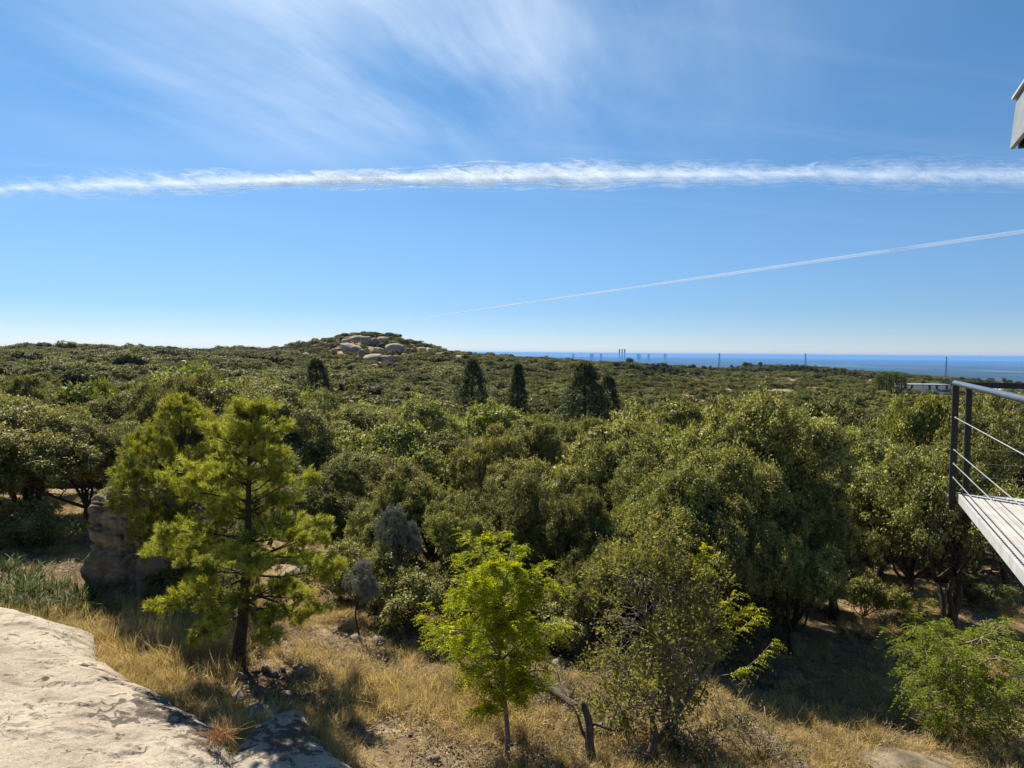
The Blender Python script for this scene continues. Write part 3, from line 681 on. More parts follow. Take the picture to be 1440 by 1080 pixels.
# drab open shrub tree with pale twigs
g = np.random.default_rng(33); lobes = []
for i in range(52):
    u = runit(1, g)[0]; f = 0.35 + 0.85 * g.random(); hz = 1.85 + u[2] * 1.75 * f; wd = 1.0 if hz < 2.2 else 1.0 - 0.36 * (hz - 2.2)
    lobes.append((np.array([u[0] * 1.5 * f * wd + 0.05, u[1] * 1.2 * f * wd, hz]), 0.14 + 0.26 * g.random() ** 1.5))
Pq, Dq = lobe_points(lobes, 1450, g, (0, 0, 1.2), 0.15); mb = MB(); stems = []
for k in range(5):
    top = np.array([0.55 * g.normal(), 0.5 * g.normal(), 2.0 + 0.5 * g.random()]); p = bend((0.16 * g.normal(), 0.16 * g.normal(), -0.2), top, g, 8, 0.07); stems.append(p)
    mb.tube(p, [0.065 - 0.006 * i for i in range(8)], 7)
for l in lobes:
    st = stems[g.integers(0, 5)]; s0 = st[3 + g.integers(0, 4)]; p = bend(s0, l[0], g, 6, 0.10, 0.08); mb.tube(p, [0.022, 0.019, 0.016, 0.012, 0.008, 0.005], 5)
    for q in range(11): mb.tube(bend(p[3 + q % 3], np.array(p[-1]) + runit(1, g)[0] * l[1] * 1.5, g, 5, 0.16, 0.1), [0.009, 0.008, 0.006, 0.005, 0.002], 4)
dg = ground(925, 1045); r = empty('shrub_tree', dg, 0.2, (1, 1, (at(960, 738, dg.y).z - dg.z) / 3.9)); tag(r, 'straggly olive drab shrub tree with pale tangled twigs', 'tree')
link('trunk', mb.mesh('trunk', M['twig'], True), r)
link('crown', pack('crown', [sprig_leaves(Pq, Dq, 10, 0.22, 0.066, 0.036, g, 0.9, 0.1, 0.3)], M['drab']), r)
sp_ = MB(); P2 = []; D2 = []
for (ex, ey, ez) in ((0.75, -0.4, 3.35), (1.1, -0.5, 2.75), (1.45, -0.5, 2.3), (1.9, -0.3, 1.75), (0.5, -0.6, 3.6), (1.3, -0.7, 2.5)):
    p = bend((0.3, -0.1, ez * 0.72), (ex, ey, ez), g, 7, 0.06, -0.03); sp_.tube(p, [0.014 - 0.0016 * i for i in range(7)], 5); p = np.array(p)
    for q in range(34):
        t = 0.45 + 0.55 * g.random(); i = min(5, int(t * 6)); P2.append(p[i] + (p[i + 1] - p[i]) * (t * 6 - i)); D2.append(p[-1] - p[0] + 0.9 * g.normal(size=3) * 0.6)
fs = link('shoots', pack('shoots', pinnate(np.array(P2), np.array(D2), g, 6, 0.24, 0.06, 0.026), M['locust']), r); fs['label'] = 'fresh bright green leaf shoots'
link('stems', sp_.mesh('stems', M['twig'], True), fs)

def tangle(seed):
    g = np.random.default_rng(seed); m2 = MB(); P = []; D = []
    for i in range(46):
        dv = runit(1, g)[0]; dv[2] = abs(dv[2]) * 0.9 + 0.1; p = bend((0.05 * g.normal(), 0.05 * g.normal(), -0.08), dv * (0.45 + 0.5 * g.random()), g, 6, 0.16, 0.25); m2.tube(p, [0.010, 0.009, 0.007, 0.006, 0.004, 0.002], 4)
        for q in range(3):
            e = np.array(p[2 + q]) + runit(1, g)[0] * 0.28; m2.tube(bend(p[2 + q], e, g, 4, 0.2), [0.006, 0.005, 0.003, 0.0015], 4); P.append(e); D.append(dv)
    k = g.random(len(P)) < 0.6
    return m2.mesh('stems', M['twig'], True), pack('foliage', [sprig_leaves(np.array(P)[k], np.array(D)[k], 7, 0.14, 0.05, 0.026, g, 0.9, 0, 0.2)], M['drab'])
TG = [tangle(50 + i) for i in range(3)]
for i, (px, py, sc, lb) in enumerate(((850, 1005, 1.0, 'dry twiggy bush left of the straggly shrub tree'), (968, 1058, 1.15, 'dry twiggy bush right under the straggly shrub tree'), (1022, 1020, 1.0, 'dry twiggy bush at the right edge of the straggly shrub tree'), (775, 968, 0.8, 'small twiggy bush right of the lime green tree'),
        (1075, 1066, 1.0, 'dry twiggy bush on the shaded bank near the bottom edge'), (880, 960, 1.2, 'twiggy bush behind the straggly shrub tree stems'), (640, 975, 0.6, 'small dry bush left of the thin lime trunk'))):
    p = ground(px, py, 4); r = empty('dry_bush', p, i * 1.1, (sc, sc, sc)); tag(r, lb, 'bush', 'dry twiggy bushes of the bank'); link('stems', TG[i % 3][0], r); link('foliage', TG[i % 3][1], r)

# bright feathery shrub at lower right
Pq, Dq, mb, g = make_locust(44, H=2.0, cz0=0.3, rx=1.3, nbr=34, nleaf=2100, r0=0.05, topbias=0.8)
eg = ground(1345, 1035); r = empty('shrub', eg, 0, (1, 1, (at(1345, 888, eg.y).z - eg.z) / 2.15)); tag(r, 'low feathery bright green shrub below the thick trunked oak', 'shrub')
link('stems', mb.mesh('stems', M['twig'], True), r); link('foliage', pack('foliage', pinnate(Pq, Dq, g, 6, 0.27, 0.075, 0.026, 0.7), M['elder']), r)
Pq, Dq, mb, g = make_locust(46, H=1.2, cz0=0.2, rx=0.55, nbr=16, nleaf=330, r0=0.03)
eg = ground(1292, 905); r = empty('shrub', eg, 0); tag(r, 'small leafy green sapling left of the thick trunked oak', 'shrub')
link('stems', mb.mesh('stems', M['twig'], True), r); link('foliage', pack('foliage', pinnate(Pq, Dq, g, 6, 0.25, 0.075, 0.03, 0.5), M['elder']), r)

# dark conifers standing out of the wood
CON = [conifer_mesh(60, 8, 1.9, 3000, 0.24, p=0.8), conifer_mesh(61, 8, 2.3, 3200, 0.24, p=0.65), conifer_mesh(62, 8, 2.1, 3200, 0.24, p=0.55)]
for k, px, top, bot, w, Y, lb in ((0, 728, 511, 568, 42, 95, 'slim dark conifer, the right one of two near the middle'), (1, 664, 504, 560, 48, 100, 'dark conifer with broad skirts left of the slim one'),
                                  (2, 822, 510, 600, 70, 78, 'largest dark conifer with ragged forked top'), (1, 445, 504, 552, 48, 105, 'dark bluish conifer left of the boulder hill'),
                                  (2, 855, 528, 590, 44, 84, 'shorter dark conifer leaning on the largest one')):
    x = at(px, 560, Y).x; zg = float(gz(x, Y)); h = at(px, top, Y).z - zg; s = w * Y / 1000 / 3.0
    r = empty('conifer', (x, Y, zg), RNG.random() * 6, (s, s, h / 8.1)); tag(r, lb, 'conifer', 'dark conifers in the wood'); PLACED.append((x, Y))
    link('trunk', CON[k][1], r); link('crown', CON[k][0], r)

# the rest of the near wood, each tree on its own
def wood():
    pts = list(PLACED); new = []; g = np.random.default_rng(77); tries = 0
    while len(new) < 262 and tries < 60000:
        tries += 1
        y = 23 + 67 * g.random() ** 0.62; x = (g.random() * 2 - 1) * (0.76 * y + 1)
        dmin = 2.75 + 0.014 * y
        if any((x - a) ** 2 + (y - b) ** 2 < dmin ** 2 for a, b in pts): continue
        if not clear_of(np.array([x]), np.array([y]))[0]: continue
        if y < 29 and (x < -8 or x > 7.5): continue
        pts.append((x, y)); new.append((x, y))
    return new
for (x, y) in wood():
    g = RNG; near = y < 46
    k = (OAK_A if near and g.random() < 0.8 else OAK_B)[g.integers(0, 5)]
    h = 4.0 + 2.2 * g.random()
    if x > 6 and y > 45: h *= 0.8
    w = max(0.85 * h, (4.3 + 2.2 * g.random()) * (1 if y > 30 else 0.8))
    side = 'left' if x < -0.18 * y else 'right' if x > 0.22 * y else 'middle'
    lb = {'left': 'rounded olive oak in the dense wood between the pines and the left ridge', 'middle': 'rounded olive oak in the dense wood below the boulder hill',
          'right': 'rounded olive oak in the open wood below the white building'}[side] if y > 50 else \
         {'left': 'holm oak in the closer rows of wood behind the pines', 'middle': 'holm oak in the closer rows of wood at mid slope', 'right': 'holm oak in the closer rows of wood beyond the railing'}[side]
    tree('holm_oak', k, x, y, h, w, g.random() * 6.28, lb, group={'left': 'wood behind the pines', 'middle': 'wood at mid slope', 'right': 'wood beyond the railing'}[side] + (' farther rows' if y > 50 else ' closer rows'), nominal=SP[id(k)], wy=w / SP[id(k)][1] * (0.85 + 0.3 * g.random()))

# low evergreen scrub under and between the nearest oaks
SCRUB = [make_oak(330 + i, 1500, 12, 0.085, 0.045, 0.24, rx=1.25, rz=0.8, cz=0.85, nlobe=16, lr=(0.3, 0.5), twigs=30, zmin=0.05, tr=0.05) for i in range(3)]
for m_i in SCRUB: SP[id(m_i)] = span(m_i)
g = np.random.default_rng(91); cnt = 0
while cnt < 40:
    y = 17.5 + 15 * g.random(); x = (-0.26 + 0.98 * g.random()) * y
    if x < 0 and y < 18.5: continue
    if not clear_of(np.array([x]), np.array([y]))[0] or min((x - a) ** 2 + (y - b) ** 2 for a, b in PLACED) < 1.0: continue
    if x > 0.32 * y and (g.random() < 0.55 or y < 21): continue
    tree('scrub_bush', SCRUB[cnt % 3], x, y, 1.1 + 1.1 * g.random(), 1.8 + 1.6 * g.random(), g.random() * 6.28, 'low dark evergreen bush filling the shade under the near oaks', 'bush', 'low bushes under the near oaks', SP[id(SCRUB[cnt % 3])]); cnt += 1

for px, py, hh, ww, lb in ((528, 872, 1.7, 2.2, 'dark bush in the shade right of the silver sapling'), (588, 884, 1.5, 2.4, 'dark bush left of the lime green tree'), (470, 842, 1.5, 2.0, 'dark bush beside the straw coloured boulder'),
        (640, 872, 1.6, 2.2, 'dark bush behind the left edge of the lime green tree'), (815, 868, 1.5, 2.2, 'dark bush behind the right edge of the lime green tree'), (880, 850, 1.9, 2.4, 'bush behind the straggly shrub tree'),
        (1010, 872, 1.8, 2.6, 'dark bush under the tallest oak'), (1085, 868, 1.6, 2.2, 'dark bush right under the tallest oak'), (1130, 850, 1.5, 2.4, 'dark bush in the shade below the thin leaning oak'), (960, 880, 1.7, 2.2, 'dark bush left under the tallest oak'), (18, 768, 1.3, 2.4, 'dark bush added for the shade under the broad grey green oak'), (72, 772, 1.1, 2.0, 'dark bush added for the shade between two oak trunks beyond the strap leaved plants'), (800, 915, 1.1, 2.0, 'low dark bush beside the fallen trunk right of the lime tree'), (745, 898, 1.2, 2.0, 'dark bush directly behind the lime green tree'), (262, 838, 1.2, 2.4, 'dark bush in the shade at the foot of the upright boulder'), (300, 815, 1.5, 2.2, 'dark bush between the upright boulder and the young pine')):  # two bushes under the far left oaks are added in place of dark shade
    p = ground(px, py); k = SCRUB[int(px) % 3]; tree('scrub_bush', k, p.x, p.y, hh, ww, px, lb, 'bush', 'low bushes under the near oaks', SP[id(k)])

# the far wood and scrub, one mass
FAR = [make_oak(400 + i, 520, 11, 0.24, 0.13, 0.42, rx=2.3 + 0.3 * (i % 2), rz=1.5, cz=2.1, nlobe=20 + 2 * i, lr=(0.45, 0.95), twigs=0, zmin=0.2, mat='scrub', bun=(0.40, 26))[0] for i in range(5)]
FARC = conifer_mesh(470, 7, 1.8, 420, 0.6)[0]
def far_wood():
    g = np.random.default_rng(5); st = 5.0; X, Y = np.meshgrid(np.arange(-620, 640, st), np.arange(60, 790, st))
    x = X.ravel() + g.uniform(-2.3, 2.3, X.size); y = Y.ravel() + g.uniform(-2.3, 2.3, X.size); r = np.hypot(x, y); a = np.degrees(np.arctan2(x, y))
    rr = np.interp(a, AZ, RR)
    k = (np.abs(a) < 41) & (y > 90) & (r < rr * 1.12)
    x = x[k]; y = y[k]; r = r[k]; a = a[k]
    k = clear_of(x, y); x = x[k]; y = y[k]; r = r[k]; a = a[k]
    dens = fbm(x / 38, y / 38, 21, 3) + np.where(a > 8, 0.10, 0.25)
    k = dens > -0.16 + 0.12 * g.random(len(x)); x = x[k]; y = y[k]; r = r[k]; a = a[k]; dens = dens[k]
    n = len(x); h = (0.65 + 0.7 * g.random(n)) * 1.08 * np.where(a > 10, 0.68, 0.9) * (1 - 0.42 * np.exp(-(((x - HILL[0]) / 45) ** 2 + ((y - HILL[1] + 10) / 60) ** 2))); h *= 0.82 + 0.75 * np.clip(fbm(x / 24, y / 24, 131, 2), -0.35, 0.6); w = h * (0.9 + 0.5 * g.random(n)) * 1.30
    idx = g.integers(0, 5, n)
    con = (fbm(x / 90, y / 50, 61, 3) > 0.28) & (r > 330) & (a > 8); idx[con] = 5; h[con] *= 0.9; w[con] *= 1.1
    pts = np.stack([x, y, gz(x, y) - 0.15], -1); rot = np.stack([np.zeros(n), np.zeros(n), g.random(n) * 6.28], -1); scl = np.stack([w, w, h], -1)
    scatter('woodland', pts, rot, scl, idx, FAR + [FARC], 'far oak scrub covering the valley, the boulder hill and the ridges')
far_wood()

# poplars and cypresses by the white building
POP = conifer_mesh(480, 8, 1.5, 700, 0.4, 'poplar', 0.45)
for px, top, Y, h_, w_ in ((1236, 526, 262, 7.5, 5.0), (1247, 524, 266, 8, 5.0), (1257, 525, 270, 7.8, 5.0), (1268, 528, 275, 7.2, 4.6)):
    x = at(px, 540, Y).x; zg = float(gz(x, Y)); r = empty('poplar', (x, Y, zg), px, (w_ / 3, w_ / 3, (at(px, top, Y).z - zg) / 8.1))
    tag(r, 'yellow green poplar in the short row beside the white building', 'tree', 'poplars by the white building'); link('trunk', POP[1], r); link('crown', POP[0], r)

# ------------------------------------------------------------------ boulders on the hill
BM = [block_mesh(500 + i, M['boulder'], 4, 2.8, 0.34) for i in range(6)]
WH = {0: 'broad flat', 1: 'upper', 2: 'rounded', 3: 'small steep', 4: 'topmost flat', 5: 'large shaded', 6: 'blocky', 7: 'wide lower', 8: 'dark split', 9: 'lone pale', 10: 'leftmost upper', 11: 'small low', 12: 'tucked in'}
for i, ((px, py, w, h), p) in enumerate(zip(BOULDERS, BP)):
    hill = i < 13
    lb = ('%s granite boulder on the rocky hill' % WH[i]) if hill else 'pale granite outcrop on the ridge falling right of the rocky hill'
    if i > 19: lb = 'small granite block half buried in scrub around the rocky hill'
    if i == 9: lb = 'lone pale boulder among scrub left of the rocky hill'
    s = w * p.y / 1000 * 0.47; sz = h * p.y / 1000 * 0.58
    o = link('boulder', BM[i % 6], loc=(p.x, p.y + s * 0.3, p.z + sz * 0.45)); o.scale = (s, s * 0.9, sz); o.rotation_euler = (0.15 * math.sin(i * 2), 0.12 * math.cos(i * 3), 1.3 * i)
    if w / h > 1.5: o.rotation_euler.z = 0.25 * math.sin(i)
    tag(o, lb, 'boulder', 'granite boulders on the rocky hill' if hill else 'granite outcrops along the ridge')

# ------------------------------------------------------------------ granite slab in the foreground
def pt(px, py): p = ground(px, py, 4); return (p.x, p.y)
def slab(name, outline, hgt, label, res=0.028, seed=0, soft=0.9, tilt=(0, 0)):
    P = np.array(outline); lo = P.min(0) - 0.2; hi = P.max(0) + 0.2
    xs = np.arange(lo[0], hi[0], res); ys = np.arange(lo[1], hi[1], res); X, Y = np.meshgrid(xs, ys)
    q = np.stack([X.ravel(), Y.ravel()], -1); q = q + 0.12 * np.stack([fbm(q[:, 0] * 1.5, q[:, 1] * 1.5, 31, 3), fbm(q[:, 0] * 1.5, q[:, 1] * 1.5, 37, 3)], -1)
    ins = np.zeros(len(q), bool); dist = np.full(len(q), 1e9); m = len(P)
    for i in range(m):
        a = P[i]; b = P[(i + 1) % m]; e = b - a; t = np.clip(((q - a) @ e) / (e @ e), 0, 1); dist = np.minimum(dist, np.linalg.norm(q - (a + t[:, None] * e), axis=1))
        c = ((a[1] > q[:, 1]) != (b[1] > q[:, 1])) & (q[:, 0] < (b[0] - a[0]) * (q[:, 1] - a[1]) / (b[1] - a[1] + 1e-12) + a[0]); ins ^= c
    d = np.where(ins, dist, -dist); x = X.ravel(); y = Y.ravel()
    base = -5.6 - 0.10 * (np.maximum(y, 7) - 11) - 0.11 * (x + 5)
    prof = np.clip(d / soft, 0, 1); prof = 1 - (1 - prof) ** 2.4
    z = base + hgt * prof + 0.07 * fbm(x / 1.6, y / 1.6, seed + 3, 3) + 0.03 * fbm(x * 3, y * 3, seed + 5, 4) * (0.4 + sstep(0.45, 0.6, vnoise(x * 0.7, y * 0.7, 8))) - np.where(d < 0.02, 0.75 * np.clip((0.02 - d) / 0.08, 0, 1), 0)
    crack = np.abs(fbm(x * 0.35 + 0.2 * y, y * 0.9, seed + 12, 4)); z = z - 0.09 * np.exp(-(crack / 0.010) ** 2) * sstep(0.45, 0.6, vnoise(x * 0.5 + 7, y * 0.5, 14)); z = z + 0.03 * sstep(0.02, 0.05, fbm(x * 0.5, y * 0.9, seed + 21, 5)) + 0.016 * fbm(x * 7, y * 7, seed + 33, 3) * sstep(0.40, 0.6, vnoise(x * 0.9, y * 0.9, 19)) + 0.012 * fbm(x * 16, y * 16, 44, 2)
    V = np.stack([x, y, z], -1); n = len(xs); i = np.arange(len(ys) - 1)[:, None] * n; k = np.arange(n - 1)[None]
    Q = np.stack([i + k, i + k + 1, i + n + k + 1, i + n + k], -1).reshape(-1, 4)
    keep = (d[Q] > -0.14).any(1); Q = Q[keep]
    used = np.unique(Q); mp = np.full(len(V), -1); mp[used] = np.arange(len(used))
    o = link(name, mesh_np(name, V[used], mp[Q], M['slab'], smooth=True)); tag(o, label, 'rock', 'granite outcrop slabs in the foreground'); return o
SL1 = [pt(-40, 858), pt(20, 868), pt(80, 884), pt(132, 902), pt(140, 932), pt(185, 962), pt(240, 986), pt(300, 1015), pt(332, 1034), pt(338, 1062), pt(330, 1110), (-3.6, 7.5), (-6, 6.0), (-11, 7.0), (-13, 11)]
SL2 = [pt(326, 1050), pt(346, 1026), pt(384, 1012), pt(428, 1010), pt(452, 1042), pt(490, 1075), pt(520, 1110), (-2.4, 7.6), (-4.2, 7.4), pt(314, 1110)]
slab('granite_slab', SL1, 0.34, 'large pale granite slab sloping into the lower left corner', seed=1)
slab('granite_slab', SL2, 0.17, 'low cracked granite shelf right of the large slab', seed=50, soft=0.4)

# loose stones in the shaded hollow below the pine
STM = [stone_mesh(600 + i, M['stone'], 3, 0.3, (1, 0.8, 0.6)) for i in range(6)]
def put_stone(px, py, size, label, group, i, sink=0.25, mesh=None):
    p = ground(px, py, 4); s = size * p.y / 1000 / 2
    o = link('stone', mesh or STM[i % 6], loc=(p.x, p.y, p.z + s * (0.6 - sink) - 0.0)); o.scale = (s, s, s); o.rotation_euler = (0.2 * math.sin(i), 0.2 * math.cos(i * 1.7), i * 1.1)
    tag(o, label, 'stone', group); return o
gs = np.random.default_rng(3)
for i in range(30):
    put_stone(330 + 115 * gs.random(), 938 + 72 * gs.random(), 9 + 16 * gs.random() ** 2, 'grey loose stone in the shaded hollow below the pine', 'loose stones in the shaded hollow', i)
put_stone(338, 986, 30, 'pale rounded stone at the left rim of the shaded hollow', 'loose stones in the shaded hollow', 2)
put_stone(362, 1012, 60, 'flat dark stone wedged between the two granite slabs', 'loose stones in the shaded hollow', 3, 0.45)
for i, (px, py, s, lb) in enumerate(((537, 905, 30, 'pale stone at the edge of the dark oak shade'), (580, 905, 18, 'small pale stone left of the lime green tree'), (650, 925, 34, 'pale stone half behind the lime green tree'),
        (785, 935, 26, 'whitish stone right of the lime green tree'), (795, 1000, 34, 'pale stone on the bank below the drab shrub tree'), (525, 1000, 14, 'small stone in the dry grass near the green rosette'),
        (610, 1070, 22, 'flat stone at the bottom edge in the dry grass'), (480, 940, 16, 'small stone beside the hollow in dry grass'), (905, 1062, 40, 'stone at the foot of the drab shrub tree'), (420, 815, 60, 'straw coloured boulder behind the pine trunk'),
        (500, 900, 22, 'stone beside the silver sapling stem'), (655, 1005, 20, 'stone in the grass left of the thin lime trunk'))):
    put_stone(px, py, s, lb, 'scattered stones in the dry grass', i, 0.48)
gs = np.random.default_rng(9)
for i in range(46):
    put_stone(440 + 380 * gs.random(), 905 + 170 * gs.random(), 5 + 9 * gs.random() ** 2, 'small pale stone lying in the dry grass of the foreground', 'small stones in the dry grass', i)

# low bank of bedrock at lower right
for i, (px, py, s, sq, lb) in enumerate(((1290, 1092, 190, 0.22, 'low straw coloured rock bank along the lower right edge'), (1120, 1092, 80, 0.4, 'rounded earthy mound left of the rock bank'), (850, 1035, 90, 0.7, 'earthy boulder bank beside the dark leaning trunk'), (760, 985, 120, 0.35, 'shaded ledge of bedrock behind the thin lime trunk'))):
    p = ground(px, py, 4); w = s * p.y / 1000 / 2; o = link('rock_bank', stone_mesh(700 + i, M['masonry'], 5, 0.3, (1, 0.6, 1)), loc=(p.x, p.y + 0.1, p.z - w * sq * 0.25)); o.scale = (w, w, w * sq); o.rotation_euler = (0, 0, 0.3 * i)
    tag(o, lb, 'rock', 'rock banks of the near slope')

# ------------------------------------------------------------------ ruined stone wall
def upright_boulder():
    import bmesh
    p = ground(190, 832); r = empty('upright_boulder', p, R(8)); tag(r, 'rough upright brown boulder with overhanging cap, half hidden by the dense pine', 'boulder'); H = at(190, 680, p.y).z - p.z
    def rock(seed, size, k, amp, strata):
        me = block_mesh(seed, M['masonry'], 6, k, 0.0, (1, 1, 1)); n = len(me.vertices); c = np.empty(n * 3, np.float32); me.vertices.foreach_get('co', c); c = c.reshape(-1, 3).astype(float); o = seed * 1.7
        q = c * np.array(size); u = unit(c)
        big = fbm(q[:, 0] * 1.3 + o, q[:, 2] * 1.6 + q[:, 1] * 1.1, seed, 4); lay = np.abs(fbm(q[:, 2] * 4.2 + 0.5 * q[:, 0] + o, q[:, 0] * 0.9 - q[:, 1] * 0.8, seed + 2, 4)); ver = np.abs(fbm(q[:, 0] * 2.4 + q[:, 1] * 2.2 + o, q[:, 2] * 0.7, seed + 6, 3)); fine = fbm(q[:, 0] * 6 + q[:, 1] * 4, q[:, 2] * 7 + q[:, 1] * 3, seed + 4, 3)
        d = amp * big - strata * np.exp(-(lay / 0.07) ** 2) - 0.7 * strata * np.exp(-(ver / 0.045) ** 2) + 0.035 * fine
        q = q + u * d[:, None]; me.vertices.foreach_set('co', np.ascontiguousarray(q, np.float32).ravel()); me.update(); return me
    link('body', rock(81, (0.98, 0.62, H * 0.40), 5, 0.26, 0.17), r, (0.22, 0, H * 0.33))
    c = link('capstone', rock(83, (1.15, 0.66, H * 0.17), 3.2, 0.20, 0.10), r, (0.20, -0.03, H * 0.82)); c.rotation_euler = (0, R(-8), 0)
    PLACED.append((p.x, p.y))
upright_boulder()

# iris-like strap leaved clumps by the slab
IR = [strap_clump(900 + i, 60, 0.70, 0.05, M['iris'], 0.8, 5, 0.6, 0.16) for i in range(3)]
for i, (px, py) in enumerate(((12, 852), (38, 838), (62, 856), (88, 862), (108, 858), (126, 868), (70, 836), (20, 826), (100, 842), (5, 868), (48, 818), (80, 845), (35, 860), (118, 850), (60, 872), (-12, 840), (10, 806), (92, 826))):
    p = ground(px, py); o = link('strap_plant', IR[i % 3], loc=p); o.rotation_euler = (0, 0, i * 1.3); s = 0.66 + 0.2 * math.sin(i * 2.1); o.scale = (s, s, s)
    tag(o, 'grey green clump of strap shaped leaves above the granite slab', 'plant', 'strap leaved clumps above the slab')
p = ground(310, 1068, 4); o = link('dry_tuft', strap_clump(930, 120, 0.30, 0.008, M['deadtuft'], 1.2, 4, 0.6, 0.07), loc=p + Vector((0, 0, 0.28))); tag(o, 'rusty brown dry tuft growing in a crack of the granite', 'dry plant')
p = ground(490, 985, 4); o = link('green_rosette', strap_clump(931, 36, 0.22, 0.02, M['iris'], 1.2, 4, 0.6, 0.03), loc=p); tag(o, 'small green leaf rosette in the dry grass', 'plant')

# dead leaning trunks in the middle of the near slope
def dead(a, b, ra, rb, lb, seed, br=3):
    g = np.random.default_rng(seed); r = empty('dead_trunk', a); tag(r, lb, 'dead trunk'); b = np.array(b) - np.array(a)
    mb = MB(); p = bend((0, 0, -0.15), b, g, 9, 0.05); mb.tube(p, [ra + (rb - ra) * i / 8 for i in range(9)], 9); mb.build('trunk', M['dead'], r, True)
    for k in range(br):
        s = np.array(p[3 + 2 * k]); m2 = MB(); m2.tube(bend(s, s + runit(1, g)[0] * 0.6 + np.array([0, 0, 0.25]), g, 5, 0.12), [rb * 0.7, rb * 0.55, rb * 0.4, rb * 0.25, 0.004], 6); m2.build('branch', M['dead'], r, True)
a = ground(838, 1078, 4); dead(a, at(818, 985, a.y + 0.4), 0.085, 0.05, 'dark bare trunk stump leaning beside the drab shrub tree', 1, 2)
a = ground(870, 1025, 4); dead(a, at(715, 925, a.y + 1.2), 0.13, 0.06, 'fallen dark trunk lying down the bank behind the lime tree', 2, 3)
a = ground(900, 1075, 4); dead(a, at(915, 1000, a.y + 0.3), 0.07, 0.05, 'short dark stem at the foot of the drab shrub tree', 3, 1)

# ------------------------------------------------------------------ dry grass
GR = [strap_clump(950 + i, 42, L_, 0.008, M['straw'], sp_2, 3, 0.6, 0.10) for i, (L_, sp_2) in enumerate(((0.30, 0.8), (0.42, 0.6), (0.22, 1.1), (0.36, 0.9), (0.16, 1.3)))]
def grass():
    g = np.random.default_rng(15); n = 42000
    y = 8.2 + 26 * g.random(n) ** 1.45; x = (g.random(n) * 2 - 1) * (0.78 * y + 0.5)
    dn = fbm(x / 1.5, y / 1.5, 71, 3) + 0.22; px = 720 + 1000 * x / y
    lush = np.exp(-(((px - 235) / 120) ** 2 + ((y - 13.6) / 1.6) ** 2)) + 0.5 * np.exp(-(((px - 600) / 130) ** 2 + ((y - 12) / 2) ** 2))
    bare = np.exp(-(((px - 560) / 170) ** 2 + ((y - 11.0) / 1.6) ** 2)); hollow = np.exp(-(((px - 385) / 70) ** 2 + ((y - 12.3) / 1.0) ** 2))
    k = (g.random(n) < np.clip(0.22 + 1.5 * dn + lush - 1.2 * hollow - 0.45 * bare, 0.04, 1))
    def inside(P, x, y):
        P = np.array(P); ins = np.zeros(len(x), bool)
        for i in range(len(P)):
            a = P[i]; b = P[(i + 1) % len(P)]; ins ^= ((a[1] > y) != (b[1] > y)) & (x < (b[0] - a[0]) * (y - a[1]) / (b[1] - a[1] + 1e-12) + a[0])
        return ins
    k &= ~inside(SL1, x, y) & ~inside(SL2, x, y)
    x = x[k]; y = y[k]; lush = lush[k]
    for P in (SL1[:10], SL2[:6]):                          # fringe hanging over the edges of the rock
        P = np.array(P); j = g.integers(0, len(P) - 1, 420); t = g.random(420)[:, None]; q = P[j] * (1 - t) + P[j + 1] * t + g.normal(size=(420, 2)) * 0.10
        x = np.concatenate([x, q[:, 0]]); y = np.concatenate([y, q[:, 1]]); lush = np.concatenate([lush, np.zeros(420)])
    m = len(x)
    idx = g.integers(0, 5, m); idx = np.where(g.random(m) < lush, g.integers(0, 2, m), idx)
    s = (0.30 + 0.52 * g.random(m) ** 1.5) * (1 + 0.6 * lush)
    scatter('dry_grass', np.stack([x, y, gz(x, y)], -1), np.stack([0.42 * g.normal(size=m), 0.42 * g.normal(size=m), g.random(m) * 6.28], -1), np.stack([s * 1.1, s * 1.1, s * (0.7 + 0.6 * g.random(m))], -1), idx, GR, 'dry straw coloured grass over the near slope')
grass()

